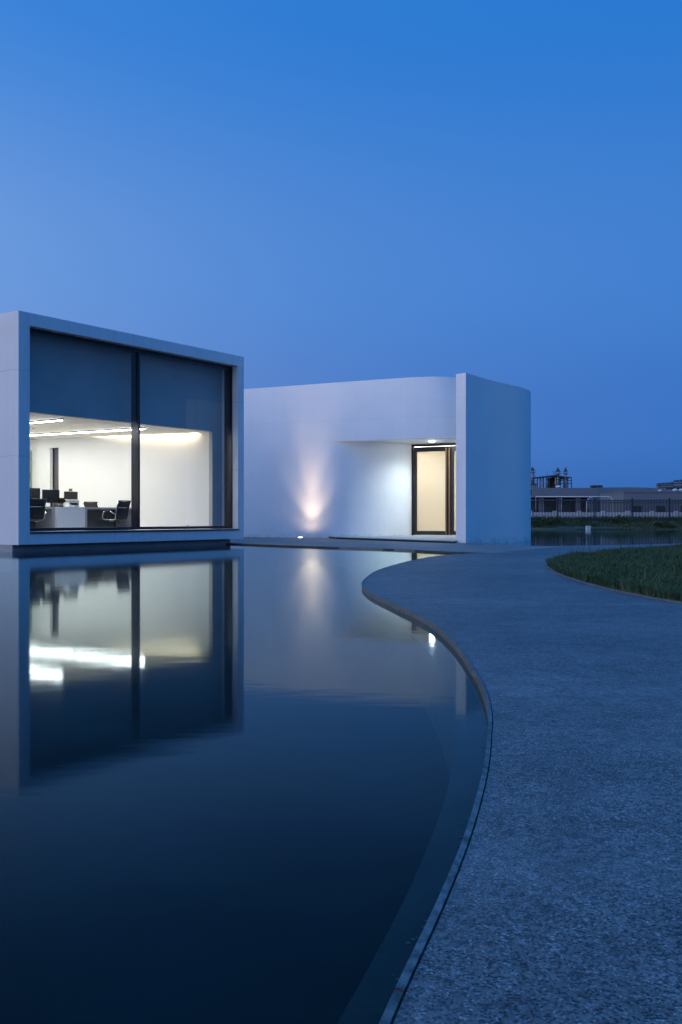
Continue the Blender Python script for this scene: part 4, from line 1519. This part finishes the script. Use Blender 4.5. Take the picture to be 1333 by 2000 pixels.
# ================================================================== FENCE
FY = 61.5
FN = thing('metal_fence', 'long black steel picket fence on the far bank', 'fence', (9.0, FY + 0.25, 0.38), R(-0.45))
PITCH, SPAN = 0.0935, 2.36
post_me = None; pick_me = None; foot_me = None
bm = bmesh.new(); add_box(bm, -0.04, 0.04, -0.04, 0.04, -0.1, 1.56); add_box(bm, -0.048, 0.048, -0.048, 0.048, 1.5602, 1.585)
p0_ = bm_obj('post', bm, M['fence'], FN)
bm = bmesh.new()
w = 0.019
lo = [bm.verts.new(p) for p in ((-w, -w, 0.12), (w, -w, 0.12), (w, w, 0.12), (-w, w, 0.12))]
hi = [bm.verts.new(p) for p in ((-w, -w, 1.46), (w, -w, 1.46), (w, w, 1.46), (-w, w, 1.46))]
apex = bm.verts.new((0, 0, 1.52))
for k in range(4):
    j = (k + 1) % 4
    bm.faces.new((lo[k], lo[j], hi[j], hi[k])); bm.faces.new((hi[k], hi[j], apex))
k0_ = bm_obj('picket', bm, M['fence'], FN)
NP = 8
XPO = 4.74 - 2 * SPAN
n_p = 0
for i in range(NP + 1):
    x = XPO + i * SPAN
    o = p0_ if i == 0 else p0_.copy()
    if i: COL.objects.link(o); o.parent = FN
    o.location = (x, 0, 0)
    if i < NP:
        for j in range(1, 25):
            xx = x + j * SPAN / 25
            q = k0_ if n_p == 0 else k0_.copy()
            if n_p: COL.objects.link(q); q.parent = FN
            q.location = (xx, 0, 0)
            n_p += 1
        for z in (0.22, 1.26, 1.39):
            box('rail', x + 0.041, x + SPAN - 0.041, 0.014, 0.044, z, z + 0.035, M['fence'], FN)
    ft = box('footing', -0.22, 0.22, -0.2, 0.2, -0.3, 0.06 + 0.02 * (i % 2), M['footing'], FN, 0.03)
    ft.location = (x, 0, 0)

# low white wall beyond
LW = thing('low_white_wall', 'low white boundary wall with capped piers behind the black fence', 'wall', (10.0, 90.0, 0.40))
box('wall_panel', 0, 60, -0.1, 0.1, -0.1, 0.80, M['low_wall'], LW)
for i in range(24):
    box('pier', i * 2.25 + 0.6, i * 2.25 + 0.95, -0.17, 0.17, -0.1, 0.93, M['low_wall'], LW)

# ================================================================== FACTORY
gz = 0.42


def px(p, Y):
    return (p - 666.5) / 1900 * Y


# hall with the pale upper wall
FA = thing('factory_hall', 'long low factory hall with a pale upper wall over an open dark ground floor', 'building', (29.5, 150.0, gz))
box('upper_wall', 0, 9.8, 0, 0.4, 3.55, 4.83, M['clad_grey'], FA)
box('upper_wall', 9.8, 10.0, 0, 24, 3.55, 4.83, M['clad_grey'], FA)
box('roof', 0, 9.8, 0.4, 24, 4.6, 4.75, M['clad_teal'], FA)
box('rear_wall', -1.5, 10, 6, 6.3, 0, 3.55, M['factory_dark'], FA)
box('canopy', -0.2, 14.0, -0.6, 6, 3.35, 3.545, M['clad_teal'], FA)
for xx in (1.1, 3.75, 6.7):
    box('column', xx, xx + 0.72, -0.1, 0.5, 0, 3.35, M['clad_grey'], FA)
for k, (xx, ww, hh) in enumerate(((2.1, 1.2, 1.9), (4.8, 1.6, 2.2), (7.7, 1.5, 1.7), (-0.8, 1.5, 2.0))):
    box('machine', xx, xx + ww, 2.0, 3.6, 0, hh, M['steel_dark'], FA)
box('girder', -0.2, 10, 0.55, 0.75, 2.85, 3.05, M['steel'], FA)
# taller wing behind with a curved roof
bm = bmesh.new()
prof2 = [(0, 0), (0, 5.35), (6, 5.4), (9.5, 5.3), (13, 5.0), (17, 4.55), (22, 4.0), (22, 0)]
fr = [bm.verts.new((x, 0, z)) for x, z in prof2]; bk_ = [bm.verts.new((x, 30, z)) for x, z in prof2]
for i in range(len(prof2)):
    j = (i + 1) % len(prof2)
    bm.faces.new((fr[i], fr[j], bk_[j], bk_[i]))
bm.faces.new(fr[::-1]); bm.faces.new(bk_)
FW = thing('factory_wing', 'blue grey factory wing with a gently curved roof', 'building', (px(1165.5, 165), 165, gz))
bm_obj('wall', bm, M['clad_teal'], FW)
box('roof_hatch', -0.6, 1.2, 0.5, 2.0, 5.36, 5.75, M['factory_dark'], FW)
box('ground_floor', 0.3, 5.6, -0.12, -0.01, 0, 3.2, M['factory_dark'], FW)
box('vent_panel', 3.6, 4.8, -0.2, -0.125, 1.2, 2.4, M['clad_grey'], FW)
# building with square windows
FB = thing('factory_block', 'grey factory block with small square windows at the right', 'building', (px(1219, 130), 130, gz))
bw = 15.0
box('wall', 0, bw, 0.06, 12, 0, 3.62, M['clad_grey'], FB)
box('parapet', -0.06, bw + 0.06, -0.02, 12.06, 3.622, 3.74, M['clad_grey'], FB)
for xx in (1.18, 4.35, 7.6, 10.8):
    f_ = box('window', xx, xx + 1.2, 0.0, 0.058, 0.95, 1.85, M['steel_dark'], FB)
    for (a0, a1) in ((0.06, 0.57), (0.63, 1.14)):
        for (c0, c1) in ((0.05, 0.42), (0.48, 0.85)):
            box('pane', xx + a0, xx + a1, -0.008, -0.001, 0.95 + c0, 0.95 + c1, M['pane_dark'], f_)


def dome(label, x, y, z, r_):
    t = thing('roof_vent', label, 'roof vent', (x, y, z), 0, 'pale domed roof vents')
    bm = bmesh.new()
    add_tube(bm, [(0, 0, 0), (0, 0, r_ * .5)], r_ * .5, 10); bm_obj('neck', bm, M['steel'], t)
    bm = bmesh.new()
    add_tube(bm, [(0, 0, r_ * .45), (0, 0, r_ * .75), (0, 0, r_ * 1.0), (0, 0, r_ * 1.1)], r_, 12, True, radii=[r_, r_ * .85, r_ * .5, r_ * .1]); bm_obj('dome', bm, M['pipe'], t, smooth=True)


# (vents stand on the block's and the hall's roofs)
dome('pale domed vent above the first square window pair', px(1289.5, 131), 131, gz + 3.74, 0.28)
dome('wide domed vent left of the right edge of the block', px(1319, 132), 132, gz + 3.74, 0.42)
dome('domed vent at the right edge of the block roof', px(1331, 132), 132, gz + 3.74, 0.42)
dome('domed vent on the hall roof under the steel canopy', px(1091, 152), 152, gz + 4.75, 0.5)

# pale overhead pipe with drops
PP = thing('overhead_pipe', 'pale overhead pipe with curved drops before the factory', 'pipe', (0, 118, 0))
def arcdrop(x, z, r_, sgn, zb):
    return [(x - sgn * r_ * (1 - math.sin(a_)), 0, z - r_ * (1 - math.cos(a_))) for a_ in np.linspace(0, math.pi / 2, 6)]
zt_ = 0.75 + 40 / 1900 * 118
xl, xr = px(1047, 118), px(1197, 118)
tube('pipe_run', [(xl, 0, zt_), (xr - 0.5, 0, zt_), (xr - 0.2, 0, zt_ - 0.1), (xr, 0, zt_ - 0.4), (xr, 0, gz)], 0.055, M['pipe'], PP)
xa = px(1147, 118)
tube('pipe_drop', [(xa + 0.9, 0.15, zt_ - 0.05), (xa + 0.35, 0.15, zt_ - 0.15), (xa + 0.08, 0.15, zt_ - 0.4), (xa, 0.15, zt_ - 0.7), (xa, 0.15, gz)], 0.05, M['pipe'], PP)
for xx in (xl, (xl + xr) / 2 - 1.5):
    tube('support', [(xx, 0.05, gz), (xx, 0.05, zt_)], 0.04, M['steel'], PP)

# steel rooftop frame
SF = thing('rooftop_steel_frame', 'open steel frame with a tilted roof on top of the factory hall', 'steel structure', (0, 158, gz + 4.75))
sy = 158; sc_ = sy / 1900
def sx_(p): return px(p, sy)
def sz_(y): return 0.75 + (1010 - y) * sc_ - (gz + 4.75)
bm = bmesh.new()
rp = [(sx_(1044), sz_(932.5)), (sx_(1082), sz_(928)), (sx_(1110), sz_(933)), (sx_(1110), sz_(935)), (sx_(1082), sz_(930.5)), (sx_(1044), sz_(934.5))]
fr = [bm.verts.new((x, -1.5, z)) for x, z in rp]; bk_ = [bm.verts.new((x, 4, z)) for x, z in rp]
for i in range(6):
    j = (i + 1) % 6
    bm.faces.new((fr[i], fr[j], bk_[j], bk_[i]))
bm.faces.new(fr[::-1]); bm.faces.new(bk_)
bm_obj('roof', bm, M['steel_dark'], SF)
for p in (1052, 1059, 1066, 1070, 1082, 1090, 1098):
    for yy in (-1.2, 3.6):
        tube('column', [(sx_(p), yy, -0.05), (sx_(p), yy, sz_(932))], 0.075, M['steel'] if p in (1066, 1082) else M['steel_dark'], SF, 6)
box('screen_wall', sx_(1070), sx_(1090), 1.2, 1.4, 0, sz_(933), M['factory_dark'], SF)
for zz in (0.35, 0.75, 1.1):
    tube('guard_rail', [(sx_(1051), -1.2, zz), (sx_(1070), -1.2, zz)], 0.035, M['steel'], SF, 5)
for p in (1098, 1104, 1112, 1119.5):
    tube('column', [(sx_(p), 1.0, -0.05), (sx_(p), 1.0, sz_(932 if p < 1119 else 931.5))], 0.07, M['steel_dark'], SF, 6)
    tube('column', [(sx_(p), 3.5, -0.05), (sx_(p), 3.5, sz_(932))], 0.06, M['steel_dark'], SF, 6)
for z_y in (931.5, 938, 944):
    tube('beam', [(sx_(1097), 1.0, sz_(z_y)), (sx_(1120), 1.0, sz_(z_y))], 0.06, M['steel_dark'], SF, 5)
tube('brace', [(sx_(1104), 1.0, sz_(944)), (sx_(1112), 1.0, sz_(932))], 0.04, M['steel_dark'], SF, 5)
for p, y1 in ((1072, 919), (1106, 918)):
    tube('mast', [(sx_(p), 1.0, sz_(932)), (sx_(p), 1.0, sz_(y1))], 0.03, M['steel_dark'], SF, 5)
tube('gooseneck', [(sx_(1085), 1, sz_(929)), (sx_(1085), 1, sz_(922)), (sx_(1084), 1, sz_(920)), (sx_(1081.5), 1, sz_(920.3))], 0.045, M['steel_dark'], SF, 5)


def stack(label, p, y0, y1, Y, r_, zbase, seed=0, group='factory exhaust stacks'):
    """A riveted exhaust stack: shaft, two ring platforms with rails, a cap."""
    k = Y / 1900
    z0 = 0.75 + (1010 - y0) * k; z1 = 0.75 + (1010 - y1) * k
    t = thing('exhaust_stack', label, 'stack', (px(p, Y), Y, z0), 0, group)
    h = z1 - z0
    tube('shaft', [(0, 0, -0.1), (0, 0, h * .82)], r_, M['steel'], t, 10)
    tube('cap', [(0, 0, h * .82), (0, 0, h * .88), (0, 0, h)], r_, M['steel_dark'], t, 8, radii=[r_ * 1.25, r_ * 1.1, r_ * .25])
    for q in (0.38, 0.66):
        z = h * q
        tube('platform', [(0, 0, z), (0, 0, z + 0.08)], r_ * 1.9, M['steel_dark'], t, 10)
        bm = bmesh.new()
        pts = [(r_ * 1.85 * math.cos(a_), r_ * 1.85 * math.sin(a_), z + 0.45) for a_ in np.linspace(0, 6.283, 11)]
        add_tube(bm, pts, 0.03, 4)
        for pp in pts[:-1:2]:
            add_tube(bm, [(pp[0], pp[1], z + 0.05), pp], 0.025, 4)
        bm_obj('hand_rail', bm, M['steel_dark'], t)
    return t


stack('tall stack with ring platforms nearest the white curved wall', 1040.5, 946, 912, 157, 0.24, 0)
stack('stack rising through the steel frame, left of a twin', 1090, 952, 913, 157, 0.25, 0)
stack('stack at the right of the steel frame, twin of its neighbour', 1105, 952, 912.5, 157, 0.20, 0)
TK = thing('storage_tank', 'blue grey square tank tower below the tall stack', 'tank', (px(1041, 157), 157, gz))
box('body', -0.6, 0.55, -0.5, 0.5, 0, 5.55, M['clad_teal'], TK)
box('collar', -0.72, 0.66, -0.62, 0.62, 5.552, 5.75, M['steel_dark'], TK)
for k in range(3):
    tube('rail', [(-0.7, -0.6, 5.75 + 0.3 * k + 0.2), (0.65, -0.6, 5.75 + 0.3 * k + 0.2)], 0.03, M['steel_dark'], TK, 4)

# far row of stacks on a dark platform at the right
SG = thing('stack_platform', 'dark steel platform carrying a row of stacks above the block', 'steel structure', (px(1283, 200), 200, gz))
k200 = 200 / 1900
zpl = 0.75 + (1010 - 958) * k200 - gz
box('deck', -0.2, 12.5, -2, 3, zpl - 0.5, zpl, M['steel_dark'], SG)
for xx in (0.1, 3, 6, 9, 12):
    box('leg', xx, xx + 0.3, -1.5, -1.2, 0, zpl - 0.5, M['steel_dark'], SG)
box('machinery', 2.2, 5.0, -1.4, 1.0, zpl, zpl + 0.7, M['factory_dark'], SG)
box('machinery', 6.0, 12.0, -1.4, 1.0, zpl, zpl + 1.1, M['factory_dark'], SG)
for zz in (0.5, 1.35):
    tube('hand_rail', [(-0.2, -2, zpl + zz), (12.5, -2, zpl + zz)], 0.05, M['steel_dark'], SG, 4)
row = [(1285.5, 944), (1290, 943.2), (1295.5, 942.5), (1301, 942.5), (1307, 942), (1313, 941), (1319, 937.5), (1324.8, 937), (1330.5, 936.5), (1336.5, 936), (1342.5, 936)]
proto = None
for i, (p, y1) in enumerate(row):
    if proto is None:
        proto = stack('slim stack in the row on the dark platform', p, 958, 943, 200, 0.2, 0, group='row of slim stacks above the block')
        bpy.context.view_layer.update()
        o = proto
    else:
        o = copy_tree(proto)
        o.location.x = px(p, 200)
    o.scale = (1, 1, (958 - y1) / 15.0)
    o['label'] = ('shorter slim stack at the left of the row above the block', 'taller slim stack in the right part of the row above the block')[i > 5]

def far_wood():
    n = 30000
    Y = -40 + 96 * rng.random(n); X = 62 + 7 * rng.random(n)
    top = 3.0 + 2.6 * vnoise(Y, Y * 0 + 3, 0.22, 51) + 1.0 * vnoise(Y, Y * 0 + 9, 0.9, 52)
    Z = 0.3 + top * rng.random(n) ** 0.8
    L_ = 0.35 + 0.35 * rng.random(n)
    D1 = rng.normal(size=(n, 3)); D1 /= np.linalg.norm(D1, axis=1)[:, None]
    D2 = np.cross(D1, rng.normal(size=(n, 3))); D2 /= np.linalg.norm(D2, axis=1)[:, None]
    P = np.c_[X, Y, Z]
    V = np.stack([P - D1 * L_[:, None], P + D2 * L_[:, None] * .6, P + D1 * L_[:, None], P - D2 * L_[:, None] * .6], 1)
    me = bpy.data.meshes.new('far_wood'); me.from_pydata(V.reshape(-1, 3).tolist(), [], (np.arange(n)[:, None] * 4 + np.arange(4)[None]).tolist())
    at = me.attributes.new('tint', 'FLOAT', 'POINT'); at.data.foreach_set('value', np.repeat(rng.random(n) * .6, 4).astype(np.float32))
    me.materials.append(M['bank_grass'])
    tag(link(bpy.data.objects.new('far_wood', me)), 'dark belt of trees far along the side bank', 'wood', kind='stuff')


far_wood()

# street lamps across the water, mirrored in the big window
for i, (x, y, h) in enumerate(((40.97, 36.65, 3.59), (40.49, 25.11, 3.94))):
    t = thing('street_lamp', ('street lamp standing on the side bank level with the entrance', 'street lamp standing on the side bank nearer the path')[i], 'street lamp', (x, y, 0.33), 0, 'street lamps on the side bank')
    zz = h - 0.33
    tube('pole', [(0.6, 0, -0.05), (0.6, 0, zz), (0.5, 0, zz + 0.25), (0.0, 0, zz + 0.3)], 0.05, M['steel'], t)
    bm = bmesh.new(); add_tube(bm, [(0, 0, zz + 0.30), (0, 0, zz + 0.12), (0, 0, zz + 0.1)], 0.1, 10, radii=[0.05, 0.16, 0.16]); bm_obj('shade', bm, M['steel_dark'], t)
    bm = bmesh.new(); bmesh.ops.create_icosphere(bm, subdivisions=2, radius=0.085, matrix=Matrix.Translation((0, 0, zz))); bm_obj('bulb', bm, M['lamp_bulb'], t)
